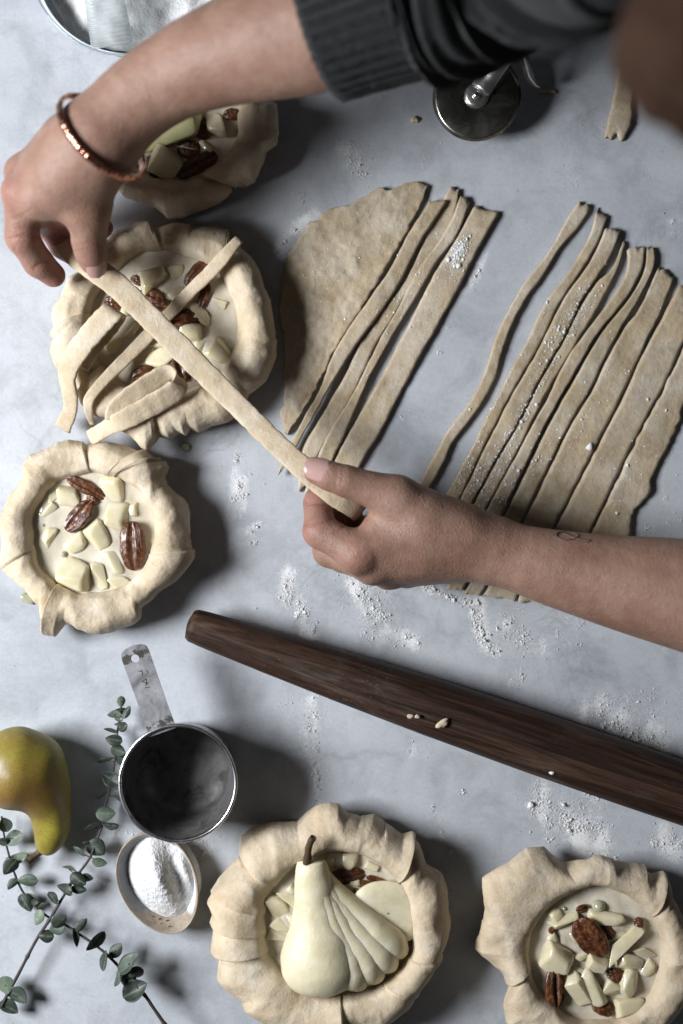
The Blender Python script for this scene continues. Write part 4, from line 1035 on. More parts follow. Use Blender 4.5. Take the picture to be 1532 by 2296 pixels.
# ------------------------------------------------------------------ measuring cup
def measuring_cup():
    zr = 0.046; C = WV(399, 1756, zr); r = 133 * K * (H - zr) / H; rb = r * 0.86
    root = empty('measuring_cup', (C[0], C[1], 0.0)); tag(root, 'worn aluminium measuring cup with flat handle touching the sugar dish', 'measuring cup')
    base = np.array([C[0], C[1], 0.0])
    out = [(0.0005, 0.0008), (rb - 0.004, 0.0008), (rb - 0.001, 0.002), (rb, 0.005), (r - 0.0010, zr - 0.001)]
    V, F = lathe(out, 96); ob('cup_wall', V + base, F, M['alu'], root)
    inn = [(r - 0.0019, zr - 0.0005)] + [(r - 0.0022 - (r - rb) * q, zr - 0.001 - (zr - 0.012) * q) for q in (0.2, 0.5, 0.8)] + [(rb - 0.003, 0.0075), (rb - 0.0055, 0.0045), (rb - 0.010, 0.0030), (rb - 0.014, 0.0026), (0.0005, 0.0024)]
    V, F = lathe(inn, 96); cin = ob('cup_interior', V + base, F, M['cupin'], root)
    V, F = lathe([(r - 0.0021, zr - 0.0012), (r - 0.0020, zr + 0.0002), (r - 0.0012, zr + 0.0008), (r - 0.0002, zr + 0.0006), (r + 0.0003, zr - 0.0003), (r + 0.0001, zr - 0.0016), (r - 0.0008, zr - 0.0020)], 96)
    V[:, :2] *= 1 + 0.006 * fbm(V, 40, 3, 2)[:, None]
    ob('rim', V + base, F, M['rim'], root)
    # handle with hole
    zh = zr - 0.002
    q = [WV(330, 1641, zh), WV(389, 1613, zh), WV(331, 1452, zh), WV(268, 1462, zh)]
    a = (q[0] + q[1]) / 2; b = (q[2] + q[3]) / 2; d = (b - a); L = np.linalg.norm(d); d /= L; s = np.array([d[1], -d[0], 0])
    w0 = np.linalg.norm(q[1] - q[0]) * 0.5; w1 = np.linalg.norm(q[2] - q[3]) * 0.5
    bm = bmesh.new()
    outl = []
    for u, ww in ((-0.09, 0.98), (0.2, 0.95), (0.5, 0.97), (0.80, 1.0), (0.94, 1.0), (0.985, 0.95), (1.015, 0.82), (1.04, 0.5), (1.05, 0.18)):
        outl.append((u, ww))
    pts = [(u, ww) for u, ww in outl] + [(u, -ww) for u, ww in outl[::-1]]
    P2 = [a + d * (u * L) + s * (ww * (w0 + (w1 - w0) * u)) for u, ww in pts]
    hc = WV(303, 1477, zh); hr = 9.5 * K * 0.95
    nh = len(P2); hole = [hc + hr * (math.cos(t) * d + math.sin(t) * s) for t in np.linspace(0, 2 * math.pi, 24, endpoint=False)]
    vs = [bm.verts.new(p) for p in P2]; hs = [bm.verts.new(p) for p in hole]
    e = [bm.edges.new((vs[i], vs[(i + 1) % nh])) for i in range(nh)] + [bm.edges.new((hs[i], hs[(i + 1) % 24])) for i in range(24)]
    bmesh.ops.triangle_fill(bm, use_beauty=True, use_dissolve=False, edges=e)
    bmesh.ops.recalc_face_normals(bm, faces=bm.faces[:])
    # a finer mesh carries the tarnish map
    long_e = [x for x in bm.edges]
    bmesh.ops.subdivide_edges(bm, edges=long_e, cuts=5, use_grid_fill=True)
    ext = bmesh.ops.extrude_face_region(bm, geom=bm.faces[:])
    for v in ext['geom']:
        if isinstance(v, bmesh.types.BMVert): v.co.z -= 0.0016
    bmesh.ops.recalc_face_normals(bm, faces=bm.faces[:])
    me = bpy.data.meshes.new('handle'); bm.to_mesh(me); bm.free(); me.materials.append(M['alu'])
    co = np.array([v.co for v in me.vertices])
    u = ((co - a) @ d) / L; ww = ((co - a) @ s) / w0
    tar = np.maximum(np.exp(-((u - 0.93) / 0.075) ** 2) * 0.95, np.exp(-((u - 0.02) / 0.07) ** 2) * 0.85)
    tar = np.maximum(tar, np.exp(-((ww - 0.35) / 0.2) ** 2 - ((u - 0.66) / 0.09) ** 2) * 0.5)
    for v in me.vertices: v.co = v.co - root.location
    at = me.attributes.new('tarnish', 'FLOAT', 'POINT'); at.data.foreach_set('value', tar.astype(np.float32))
    hob = link('handle', me, root)
    # worn stamped marks on the handle (illegible)
    for k, (u0, w_, ln, an) in enumerate([(0.72, -0.05, 0.0022, 20), (0.70, 0.0, 0.0028, 110), (0.60, 0.0, 0.0030, 25), (0.585, 0.08, 0.0032, 100), (0.565, -0.05, 0.0030, 150), (0.545, 0.06, 0.0026, 45), (0.50, 0.02, 0.0028, 5)]):
        c0 = a + d * (u0 * L) + s * (w_ * w0); c0[2] = zh + 0.0001
        dd = np.array([math.cos(R(an)), math.sin(R(an)), 0]) * ln / 2
        V, F = tube(resample([c0 - dd, c0 + dd * 0.2 + s * 0.0006, c0 + dd], 6), 0.00022, 6); ob('stamp_mark', V, F, M['pitm'], root).parent = hob
    # dried flour line on the floor of the cup
    pts = resample([W(*p, 0.0034) for p in [(405, 1838), (440, 1836), (462, 1828), (485, 1812)]], 12)
    for k in range(26):
        t = random.random(); i = min(int(t * 11), 10); p = pts[i] + (pts[i + 1] - pts[i]) * (t * 11 - i)
    V, F = tube(pts, np.interp(np.linspace(0, 1, 12), [0, 0.3, 0.6, 1], [0.0003, 0.0010, 0.0012, 0.0004]), 8)
    V = V + 0.0005 * np.stack([fbm(V, 500, q, 2) for q in range(3)], 1); ob('flour_residue', V, F, M['flour'], root).parent = cin
measuring_cup()

# ------------------------------------------------------------------ sugar dish
def sugar_dish():
    zr = 0.017; C = WV(356, 1984, zr); root = empty('ceramic_dish', (C[0], C[1], 0.0))
    tag(root, 'egg-shaped stoneware pinch dish with bare clay rim under the measuring cup', 'dish')
    sc = K * (H - zr) / H; ax = math.radians(-66)
    n = 96; t = np.linspace(0, 2 * math.pi, n, endpoint=False)
    rx = np.where(np.cos(t) > 0, 118, 122) * sc; ry = 87 * sc
    def rim(s, z, wob=0.0):
        x = rx * np.cos(t) * s; y = ry * np.sin(t) * s * (1 - 0.10 * np.cos(t))
        X = x * math.cos(ax) - y * math.sin(ax); Y = x * math.sin(ax) + y * math.cos(ax)
        return np.stack([C[0] + X, C[1] + Y, np.full(n, z)], 1)
    rows = [(0.02, 0.0030), (0.30, 0.0030), (0.55, 0.0040), (0.70, 0.0060), (0.82, 0.0095), (0.91, 0.0135), (0.955, zr - 0.001), (0.975, zr), (0.99, zr - 0.0003), (1.0, zr - 0.002), (0.97, 0.011), (0.88, 0.005), (0.72, 0.0012), (0.5, 0.0006), (0.02, 0.0006)]
    V = np.stack([rim(*r_) for r_ in rows], 1).reshape(-1, 3)
    dbody = o = ob('dish_body', V, gridfaces(n, len(rows), wrap_n=True, flip=True), M['ceramic'], root)
    S = np.tile(np.array([r_[0] for r_ in rows]), n); idx = np.tile(np.arange(len(rows)), n)
    low = (V[:, 1] - C[1]) < -0.0185
    bare = ((idx >= 6) | (low & (idx >= 2))).astype(np.float32)
    wg = ((V[:, 0] - C[0]) > 0.010) & (idx < 6)
    a = o.data.attributes.new('bare', 'FLOAT', 'POINT'); a.data.foreach_set('value', bare)
    a = o.data.attributes.new('white_glaze', 'FLOAT', 'POINT'); a.data.foreach_set('value', wg.astype(np.float32))
    for (zx, zy) in [(1030, 1575), (1075, 1590), (1125, 1600), (1020, 1610), (1080, 1625), (1140, 1640), (1020, 1640), (1100, 1665), (1160, 1668)]:
        px, py = zoom((0, 1530), 2.997, [(zx, zy)])[0]
        V, F = lathe([(0.001, 0.35), (0.7, 0.25), (1.0, 0.0), (0.7, -0.3), (0.001, -0.4)], 10)
        ob('dimple', place(V * np.array([0.0010, 0.0005, 0.0005]), WV(px, py, 0.0092 + (0.0042 if zy > 1630 else 0.002 if zy > 1600 else 0)), R(30)), F, M['pitm'], root).parent = dbody
    # sugar heap
    sc2 = K * (H - 0.02) / H; Cs = WV(364, 1968, 0.018)
    nr = 70; s = np.linspace(0.0, 1.0, nr)
    th = np.linspace(0, 2 * math.pi, 220, endpoint=False)
    u = np.outer(np.cos(th), s) * 102 * sc2; v = np.outer(np.sin(th), s) * 80 * sc2
    X = Cs[0] + u * math.cos(ax) - v * math.sin(ax); Y = Cs[1] + u * math.sin(ax) + v * math.cos(ax)
    Z = 0.0075 + 0.0150 * (1 - np.tile(s, (220, 1)) ** 1.7)
    pr = [WV(zx, zy, 0.02) for zx, zy in zoom((0, 1530), 2.997, [(1130, 1150), (1230, 1400)])]   # a scoop ridge
    for (zx, zy, am, wx) in [(1175, 1290, -0.0050, 0.011), (1245, 1280, 0.0018, 0.008), (1040, 1230, 0.0030, 0.014), (1190, 1400, -0.002, 0.009)]:
        q = WV(*zoom((0, 1530), 2.997, [(zx, zy)])[0], 0.02)
        dx, dy = X - q[0], Y - q[1]; al = dx * math.cos(R(-70)) + dy * math.sin(R(-70)); ac = -dx * math.sin(R(-70)) + dy * math.cos(R(-70))
        Z += am * np.exp(-(al / (wx * 1.6)) ** 2 - (ac / (wx * 0.45)) ** 2)
    P = np.stack([X, Y, Z], -1).reshape(-1, 3)
    P[:, 2] += 0.00014 * rng.normal(size=len(P)) + 0.0003 * fbm(P, 500, 3, 3) + 0.0006 * fbm(P, 90, 9, 2)
    o = ob('sugar_heap', P, gridfaces(220, nr, wrap_n=True, flip=False), M['sugar'])
    tag(o, 'heap of white granulated sugar filling the stoneware dish', 'sugar')
sugar_dish()

# ------------------------------------------------------------------ whole pear
def whole_pear():
    pts = [(40, 1724, 0.0275, 0.0268), (66, 1728, 0.026, 0.0222), (96, 1772, 0.023, 0.0148), (116, 1818, 0.019, 0.0096), (117, 1862, 0.0165, 0.0092), (106, 1896, 0.0150, 0.0084)]
    P = [WV(a, b, z) for a, b, z, r in pts]
    f = Field(np.min(P, 0) - 0.05, np.max(P, 0) + 0.05, 0.0016)
    k = 0.011
    for i in range(len(P) - 1): f.cone(P[i], P[i + 1], pts[i][3], pts[i + 1][3], k)
    V, F = f.mesh(); V = relax(V, F, 40)
    V = V + 0.0006 * np.stack([fbm(V, 40, q, 2) for q in range(3)], 1)
    root = empty('pear', (P[1][0], P[1][1], 0.0)); tag(root, 'whole yellow-green pear with a russet blush and bent neck', 'pear')
    V[:, 2] -= V[:, 2].min() - 0.0005
    o = ob('pear_body', V, F, M['pear'], root)
    c = WV(38, 1785, 0.045); d = np.linalg.norm((V - c) * np.array([0.8, 1.1, 0.5]), axis=1)
    bl = np.clip(1.25 - d / 0.026, 0, 1) * (0.75 + 0.25 * fbm(V, 60, 5, 3))
    a = o.data.attributes.new('blush', 'FLOAT', 'POINT'); a.data.foreach_set('value', np.clip(bl, 0, 1).astype(np.float32))
    V, F = tube(resample([W(92, 1908, 0.0150), W(80, 1918, 0.016), W(62, 1932, 0.018)], 10), np.interp(np.linspace(0, 1, 10), [0, 0.3, 1], [0.0028, 0.0020, 0.0026]), 10)
    ob('stem', V, F, M['stem'], root)
whole_pear()

# ------------------------------------------------------------------ eucalyptus
def leaf_mesh(seed):
    n, m = 15, 11; s = np.linspace(0, 1, n); v = np.linspace(-1, 1, m)
    w = 0.5 * np.sin(np.pi * np.clip(s, 0, 1) ** 0.80) ** 0.72 + 0.001
    X = np.tile((s - 0.5)[:, None], (1, m)); Y = np.outer(w, v)
    rr = random.Random(seed)
    Z = 0.16 * (v[None, :] ** 2) * np.sin(np.pi * s)[:, None] * rr.choice([-1, 1]) + 0.12 * rr.uniform(-1, 1) * (s[:, None] - 0.5) ** 2 * 4 * np.ones((1, m))
    Z = Z - 0.02 * np.exp(-(v / 0.12) ** 2)[None, :]
    P = np.stack([X, Y, Z], -1).reshape(-1, 3); P[:, 2] += 0.03 * fbm(P, 2.5, seed, 2)
    Q = P.copy(); Q[:, 2] -= 0.014
    F = np.vstack([gridfaces(n, m), gridfaces(n, m, flip=True) + n * m])
    ring = [(i, 0) for i in range(n)] + [(n - 1, j) for j in range(1, m)] + [(i, m - 1) for i in range(n - 2, -1, -1)] + [(0, j) for j in range(m - 2, 0, -1)]
    r = np.array([i * m + j for i, j in ring]); r2 = np.roll(r, -1)
    F = np.vstack([F, np.stack([r, r + n * m, r2 + n * m, r2], 1)])
    me = mk_mesh('leaf', np.vstack([P, Q]), F, M['leaf'])
    rib = np.tile(np.exp(-(v / 0.09) ** 2)[None, :], (n, 1)).ravel(); rib = np.concatenate([rib, rib])
    a = me.attributes.new('rib', 'FLOAT', 'POINT'); a.data.foreach_set('value', rib.astype(np.float32))
    return me
LV = [leaf_mesh(s) for s in range(5)]
def sprig(label, path, zs, leaves, seed, r0, r1):
    cv = lambda p: zoom((0, 1530), 2.997, [p[:2]])[0]
    zz = np.interp(np.linspace(0, 1, len(path)), np.linspace(0, 1, len(zs)), zs)
    P = resample([W(*cv(p), z) for p, z in zip(path, zz)], 90)
    root = empty('eucalyptus_sprig', (P[:, 0].mean(), P[:, 1].mean(), 0.0)); tag(root, label, 'sprig', 'eucalyptus sprigs')
    rad = np.linspace(r0, r1, 90) * (1 + 0.10 * ragged(90, 1, seed))
    for k in range(8, 90, 11): rad[k] *= 1.35
    V, F = tube(P, rad, 8); ob('stem', V, F, M['twig'], root)
    rr = random.Random(seed); s0 = K * 0.98
    for i, l in enumerate(leaves):
        px, py = cv(l); L, Wd, a = l[2] / 2.997 * s0, l[3] / 2.997 * s0, l[4]
        q = WV(px, py, 0.012); j = int(np.argmin(np.hypot(P[:, 0] - q[0], P[:, 1] - q[1])))
        z = P[j][2] + rr.uniform(-0.001, 0.006); z = max(z, 0.0045)
        o = link('leaf', LV[rr.randrange(5)], root); o.location = Vector(W(px, py, z)) - root.location
        narrow = Wd < 0.5 * L
        tilt = rr.choice([-1, 1]) * (rr.uniform(0.75, 1.1) if narrow else rr.uniform(0.1, 0.5))
        Wt = min(Wd / max(math.cos(tilt), 0.45), L * 0.9)
        if math.sin(abs(tilt)) * Wt * 0.5 > z - 0.001: tilt = math.copysign(math.asin(min(1, max(0.0, (z - 0.001)) / (Wt * 0.5))), tilt)
        flip = rr.random() < 0.5
        o.rotation_euler = Euler((tilt, rr.uniform(-0.15, 0.15), -R(a) + (math.pi if flip else 0)))
        vs = rr.uniform(0.85, 1.25); o.scale = (L * 1.08 * vs, Wt * 1.08 * vs * rr.uniform(0.85, 1.1), L * rr.uniform(0.5, 1.1))
        # petiole to the stem
        tip = Vector(W(px, py, z)); stp = P[j]
        dv = (np.array(tip) - stp); ln = np.linalg.norm(dv)
        if ln > 0.0035:
            V, F = tube(resample([stp, np.array(tip)], 4), 0.00035, 5); ob('petiole', V, F, M['twig'], root)
sprig('long eucalyptus sprig leaning against the measuring cup', [(818, 110), (812, 200), (795, 300), (780, 420), (770, 540), (740, 700), (705, 840), (690, 950), (650, 1060), (610, 1170), (540, 1270), (470, 1360), (420, 1450), (330, 1600), (240, 1740), (130, 1950), (60, 2080), (10, 2180)], [0.012, 0.010, 0.010, 0.011, 0.013, 0.012, 0.012],
      [(817, 130, 82, 70, 90), (770, 220, 95, 52, 0), (815, 188, 72, 42, 0), (850, 200, 84, 44, -60), (800, 245, 62, 44, 0), (810, 278, 72, 28, 0), (745, 332, 92, 38, 15), (830, 305, 74, 48, -40), (765, 385, 104, 62, 10), (795, 460, 110, 94, 20), (815, 515, 74, 62, 20), (715, 525, 122, 34, -15), (745, 650, 116, 104, 30), (775, 685, 74, 84, 0), (690, 765, 84, 34, -40), (780, 770, 94, 34, 55), (710, 880, 112, 74, 0), (635, 975, 112, 38, -20), (745, 960, 104, 34, 10), (645, 1120, 118, 108, 40), (525, 1140, 104, 50, 35), (575, 1080, 44, 22, 0), (670, 1205, 114, 54, 10), (465, 1255, 114, 38, 20), (525, 1325, 118, 92, 30), (585, 1320, 84, 74, 0), (530, 1390, 100, 64, 5), (435, 1395, 136, 96, 30), (355, 1450, 94, 64, 55), (400, 1605, 114, 84, -40), (310, 1705, 112, 86, 5), (35, 2035, 96, 110, 70), (120, 2110, 126, 96, 35), (60, 2185, 118, 134, 30)], 5, 0.0006, 0.0011)
sprig('drooping eucalyptus sprig crossing under the longer one, bare at its end', [(12, 900), (20, 980), (40, 1080), (75, 1210), (105, 1300), (150, 1400), (220, 1490), (330, 1580), (440, 1630), (530, 1690), (640, 1765), (720, 1830), (800, 1910), (890, 2010), (980, 2110), (1020, 2170), (1110, 2300), (1160, 2370)], [0.010, 0.008, 0.007, 0.012, 0.017, 0.021, 0.020],
      [(35, 955, 90, 66, 70), (90, 1050, 116, 78, -30), (15, 1075, 60, 50, 20), (110, 1175, 124, 44, -10), (70, 1240, 126, 116, -50), (85, 1355, 96, 60, -50), (185, 1335, 124, 74, 0), (170, 1485, 140, 110, 60), (185, 1460, 100, 60, -20), (235, 1475, 54, 44, 0), (295, 1510, 96, 44, -25), (255, 1580, 96, 64, -70), (385, 1650, 114, 84, -10), (550, 1635, 116, 60, -50), (505, 1715, 106, 32, 80), (640, 1735, 136, 60, -45), (780, 1800, 118, 86, -50), (705, 1870, 116, 50, 100), (870, 1890, 146, 66, -45), (780, 1990, 96, 46, 100), (860, 2010, 116, 96, 60), (915, 1960, 110, 84, -30), (910, 2070, 184, 136, -30)], 6, 0.0006, 0.0012)

# ------------------------------------------------------------------ pizza cutter
def pizza_cutter():
    C = WV(1069, 216, 0.0175); r = 99 * K * (H - 0.0175) / H
    root = empty('pizza_cutter', (C[0], C[1], 0.0)); tag(root, 'steel pizza cutter with a round blade lying under the knitted sleeve', 'pizza cutter')
    tl = Euler((R(6), R(-8), 0))
    def put(V): return V @ np.array(tl.to_matrix()).T + C
    V, F = lathe([(0.0005, 0.0007), (r * 0.55, 0.0007), (r * 0.90, 0.0006), (r, 0.0), (r * 0.90, -0.0006), (0.0005, -0.0007)], 96); ob('blade', put(V), F, M['blade'], root)
    rw = 27 * K
    V, F = lathe([(0.0005, 0.0036), (rw * 0.7, 0.0036), (rw * 0.95, 0.0030), (rw, 0.0022), (rw, 0.0012)], 40); wsh = ob('washer', put(V), F, M['chrome'], root)
    V, F = lathe([(0.0003, 0.0068), (0.0016, 0.0066), (0.0025, 0.0056), (0.0028, 0.0040), (0.0028, 0.0034)], 24); ob('rivet', put(V), F, M['chrome'], root).parent = wsh
    d = np.array([math.cos(R(52)), math.sin(R(52)), 0]); s = np.array([-d[1], d[0], 0])
    pts = [(0.004, 0.0040), (0.012, 0.0050), (0.022, 0.0085), (0.034, 0.0105), (0.05, 0.0105)]
    for sg, nm in ((1, 'fork_arm'),):
        path = [d * a + np.array([0, 0, b]) for a, b in pts]
        Pp = resample(path, 30); hw = np.interp(np.linspace(0, 1, 30), [0, 0.3, 0.7, 1], [0.0068, 0.0064, 0.0064, 0.0075])
        prof = [(-1, 0), (-0.9, 0.0012), (0, 0.0024), (0.9, 0.0012), (1, 0), (0.9, -0.0006), (-0.9, -0.0006)]
        Vv = np.array([[Pp[i] + s * (a * hw[i]) + np.array([0, 0, b]) for a, b in prof] for i in range(30)]).reshape(-1, 3)
        F = gridfaces(30, 7, wrap_m=True).tolist() + [list(range(7)), [29 * 7 + k for k in range(7)][::-1]]
        o = ob(nm, put(Vv), F, M['chrome'], root)
        bm = bmesh.new(); bm.from_mesh(o.data); bmesh.ops.recalc_face_normals(bm, faces=bm.faces[:]); bm.to_mesh(o.data); bm.free()
    V, F = tube(resample([d * 0.045 + np.array([0, 0, 0.009]), d * 0.09 + np.array([0, 0, 0.008]), d * 0.15 + np.array([0, 0, 0.004])], 20), np.interp(np.linspace(0, 1, 20), [0, 0.1, 0.6, 1], [0.005, 0.008, 0.011, 0.008]), 20)
    ob('handle', put(V), F, M['twig'], root)
    g0 = [WV(1172, 118, 0.034), WV(1182, 150, 0.028), WV(1190, 178, 0.022), WV(1203, 196, 0.017)]
    Pp = resample(g0, 16); hw = np.interp(np.linspace(0, 1, 16), [0, 0.5, 1], [0.0028, 0.0036, 0.0026]); sd = np.array([0.9, -0.2, 0.25])
    Vv = np.array([[Pp[i] + sd * (a * hw[i]) + np.array([0, 0, b]) for a, b in [(-1, 0), (0, 0.0012), (1, 0), (0, -0.001)]] for i in range(16)]).reshape(-1, 3)
    o = ob('thumb_guard', Vv, gridfaces(16, 4, wrap_m=True).tolist() + [[0, 1, 2, 3], [63, 62, 61, 60]], M['chrome'], root)
    bm = bmesh.new(); bm.from_mesh(o.data); bmesh.ops.recalc_face_normals(bm, faces=bm.faces[:]); bm.to_mesh(o.data); bm.free()
pizza_cutter()

# ------------------------------------------------------------------ glass bowl with flour
def glass_bowl():
    zr = 0.044; C = WV(285, -95, zr); r = 218 * K * (H - zr) / H
    root = empty('glass_bowl', (C[0], C[1], 0.0)); tag(root, 'clear glass bowl of flour with a ribbed glass scoop under the forearm', 'bowl')
    base = np.array([C[0], C[1], 0]); rb = r * 0.55
    prof = [(0.0005, 0.004), (rb, 0.004), (rb * 1.1, 0.007), (r * 0.84, 0.018), (r * 0.95, zr - 0.006), (r - 0.0006, zr), (r + 0.0003, zr + 0.0004), (r + 0.0012, zr - 0.0006), (r * 0.985, zr - 0.008), (r * 0.87, 0.014), (rb * 1.1, 0.002), (rb, 0.0008), (0.0005, 0.0008)]
    V, F = lathe(prof, 96); ob('bowl_wall', V + base, F, M['glass'], root)
    n, m = 90, 30; s = np.linspace(0, 0.90, m); t = np.linspace(0, 2 * math.pi, n, endpoint=False)
    X = np.outer(np.cos(t), s) * r; Y = np.outer(np.sin(t), s) * r
    Z = 0.024 + 0.020 * (1 - s[None, :] ** 1.6) + 0 * X
    P = np.stack([X, Y, Z], -1).reshape(-1, 3) + base
    P[:, 2] += 0.006 * fbm(P, 35, 4, 3) + 0.0015 * fbm(P, 180, 5, 2)
    rr_ = np.hypot(P[:, 0] - base[0], P[:, 1] - base[1]) / r
    P[:, 2] = np.maximum(np.minimum(P[:, 2], 0.050), 0.006 + 0.022 * np.clip((rr_ - 0.55) / 0.35, 0, 1))
    o = ob('flour_heap', P, gridfaces(n, m, wrap_n=True, flip=False), M['flour']); tag(o, 'white flour heaped inside the clear glass bowl', 'flour')
    # ribbed scoop handle of clear glass lying in the bowl
    a = WV(225, -60, 0.058); b = WV(252, 104, 0.047); L = np.linalg.norm(b - a); d = (b - a) / L; sd = np.array([-d[1], d[0], 0]); sd /= np.linalg.norm(sd)
    up = np.cross(d, sd); up *= np.sign(up[2])
    nn = 150; u = np.linspace(0, 1, nn); rows = []
    for i, uu in enumerate(u):
        hw = 0.0118 + 0.0012 * uu; hh = 0.0045 + 0.0009 * math.sin(uu * L / 0.0026 * 2 * math.pi)
        ring = [a + d * (uu * L) + sd * (hw * math.cos(q)) + up * (hh * max(math.sin(q), -0.35)) for q in np.linspace(0, 2 * math.pi, 24, endpoint=False)]
        rows.append(ring)
    V = np.array(rows).reshape(-1, 3); F = gridfaces(nn, 24, wrap_m=True).tolist() + [list(range(24))[::-1], [(nn - 1) * 24 + k for k in range(24)]]
    o = ob('glass_scoop', V, F, M['ribbed']); tag(o, 'clear ribbed glass scoop lying in the flour bowl', 'scoop')
    bm = bmesh.new(); bm.from_mesh(o.data); bmesh.ops.recalc_face_normals(bm, faces=bm.faces[:]); bm.to_mesh(o.data); bm.free()
glass_bowl()

# ------------------------------------------------------------------ flour clumps (uncountable)
def flour_clumps():
    bm = bmesh.new(); bmesh.ops.create_icosphere(bm, subdivisions=1, radius=1.0)
    v0 = np.array([v.co[:] for v in bm.verts]); f0 = np.array([[v.index for v in f.verts] for f in bm.faces]); bm.free()
    v1 = np.array([(1, 0, 0), (-1, 0, 0), (0, 1, 0), (0, -1, 0), (0, 0, 1), (0, 0, -1)], float)
    f1 = np.array([(0, 2, 4), (2, 1, 4), (1, 3, 4), (3, 0, 4), (2, 0, 5), (1, 2, 5), (3, 1, 5), (0, 3, 5)])
    r = np.random.default_rng(3); C = []; S = []
    for path, rad, n, film in SPILL:
        path = np.array(path, float); seg = np.linalg.norm(np.diff(path, axis=0), axis=1); cum = np.concatenate([[0], np.cumsum(seg)])
        n = int(n * 11)
        # clumps gather around a few uneven hearts, dust spreads wide
        nh = max(4, n // 140); hearts = r.uniform(0, cum[-1], nh); hof = r.normal(0, rad * 0.42, (nh, 2)); hw = r.exponential(1.0, nh); hw /= hw.sum(); hs = r.uniform(0.06, 0.30, nh)
        k = r.choice(nh, n, p=hw); wide = r.random(n) < 0.34
        px = np.interp(hearts[k], cum, path[:, 0]) + hof[k, 0]; py = np.interp(hearts[k], cum, path[:, 1]) + hof[k, 1]
        u = r.uniform(0, cum[-1], n); px = np.where(wide, np.interp(u, cum, path[:, 0]), px); py = np.where(wide, np.interp(u, cum, path[:, 1]), py)
        sd = np.where(wide, rad * 0.95, rad * hs[k] + 1.2)
        off = r.normal(0, 1.0, (n, 2)) * sd[:, None]
        core = np.exp(-(np.linalg.norm(off, axis=1) / (sd + 1e-6)) ** 2 / 2) * ~wide
        C.append(np.stack([px, py], 1) + off); S.append(np.exp(r.normal(0, 0.50, n)) * np.where(wide, 0.00010, 0.00011 + 0.00026 * core * r.random(n) ** 2 * film))
    n = 2600                                                 # single specks anywhere
    C.append(np.stack([r.uniform(-20, 1550, n), r.uniform(-20, 2320, n)], 1)); S.append(np.exp(r.normal(-0.3, 0.45, n)) * 0.00015)
    C = np.vstack(C); S = np.concatenate(S)
    VV = []; FF = []; off = 0
    for sel, vv, ff in ((S >= 0.00030, v0, f0), (S < 0.00030, v1, f1)):
        c_, s_ = C[sel], S[sel]; n = len(c_)
        V = vv[None] * (1 + 0.30 * r.normal(size=(n, len(vv), 1))) * s_[:, None, None] * r.uniform(0.7, 1.35, (n, 1, 3)) * np.array([1, 1, 0.55])
        V[..., 0] += ((c_[:, 0] - 766) * K)[:, None]; V[..., 1] += ((1148 - c_[:, 1]) * K)[:, None]; V[..., 2] += (s_ * (0.25 + 0.9 * r.random(n)))[:, None]
        VV.append(V.reshape(-1, 3)); FF.append((ff[None] + (np.arange(n) * len(vv))[:, None, None]).reshape(-1, 3) + off); off += n * len(vv)
    o = link('flour', mk_mesh('flour', np.vstack(VV), np.vstack(FF), M['flour'])); o['kind'] = 'stuff'
    o['label'] = 'loose white flour scattered in clumps over the marble'; o['category'] = 'flour'
    # flour lying on the cut dough
    C = []; S = []
    for (x, y, rx, ry, a, nn) in [(1028, 562, 26, 13, -55, 260), (1015, 600, 30, 22, -60, 40), (1245, 760, 20, 130, 30, 130), (1130, 1010, 18, 110, 30, 110), (1300, 700, 22, 70, 30, 70), (1210, 1020, 30, 60, 30, 60), (900, 700, 50, 190, 30, 60), (1330, 900, 60, 200, 30, 60), (1120, 1100, 50, 60, 30, 90), (1040, 1000, 15, 160, 28, 50), (1430, 1020, 60, 120, 30, 40), (1100, 900, 14, 260, 28, 160), (1190, 900, 12, 240, 30, 160), (1060, 1060, 40, 50, 30, 120), (800, 620, 120, 120, 0, 40)]:
        nn = nn * 3; q = r.normal(size=(nn, 2)) * 0.6 * np.array([rx, ry]); ca, sa = math.cos(R(a)), math.sin(R(a))
        C.append(np.stack([x + q[:, 0] * ca - q[:, 1] * sa, y + q[:, 0] * sa + q[:, 1] * ca], 1)); S.append(np.exp(r.normal(-0.3, 0.6, nn)) * 0.00030)
    C = np.vstack(C); S = np.concatenate(S)
    dg = bpy.context.evaluated_depsgraph_get(); dg.update()
    keep = []; Z = []
    for i, (x, y) in enumerate(C):
        w = W(x, y, 0.004); hit, loc, nor, idx, obj, mx = scene.ray_cast(dg, Vector((w[0], w[1], 0.012)), Vector((0, 0, -1)), distance=0.0119)
        if hit and obj.name.startswith('dough_'): keep.append((w[0], w[1], loc.z)); Z.append(S[i])
    C = np.array(keep); S = np.array(Z); n = len(C)
    V = v0[None] * (1 + 0.3 * r.normal(size=(n, len(v0), 1))) * S[:, None, None] * np.array([1, 1, 0.6]) + C[:, None, :] + np.array([0, 0, 0.0001])
    F = (f0[None] + (np.arange(n) * len(v0))[:, None, None]).reshape(-1, 3)
    o = link('flour', mk_mesh('flour', V.reshape(-1, 3), F, M['flour'])); o['kind'] = 'stuff'
    o['label'] = 'flour specks dusting the cut dough strips'; o['category'] = 'flour'
flour_clumps()

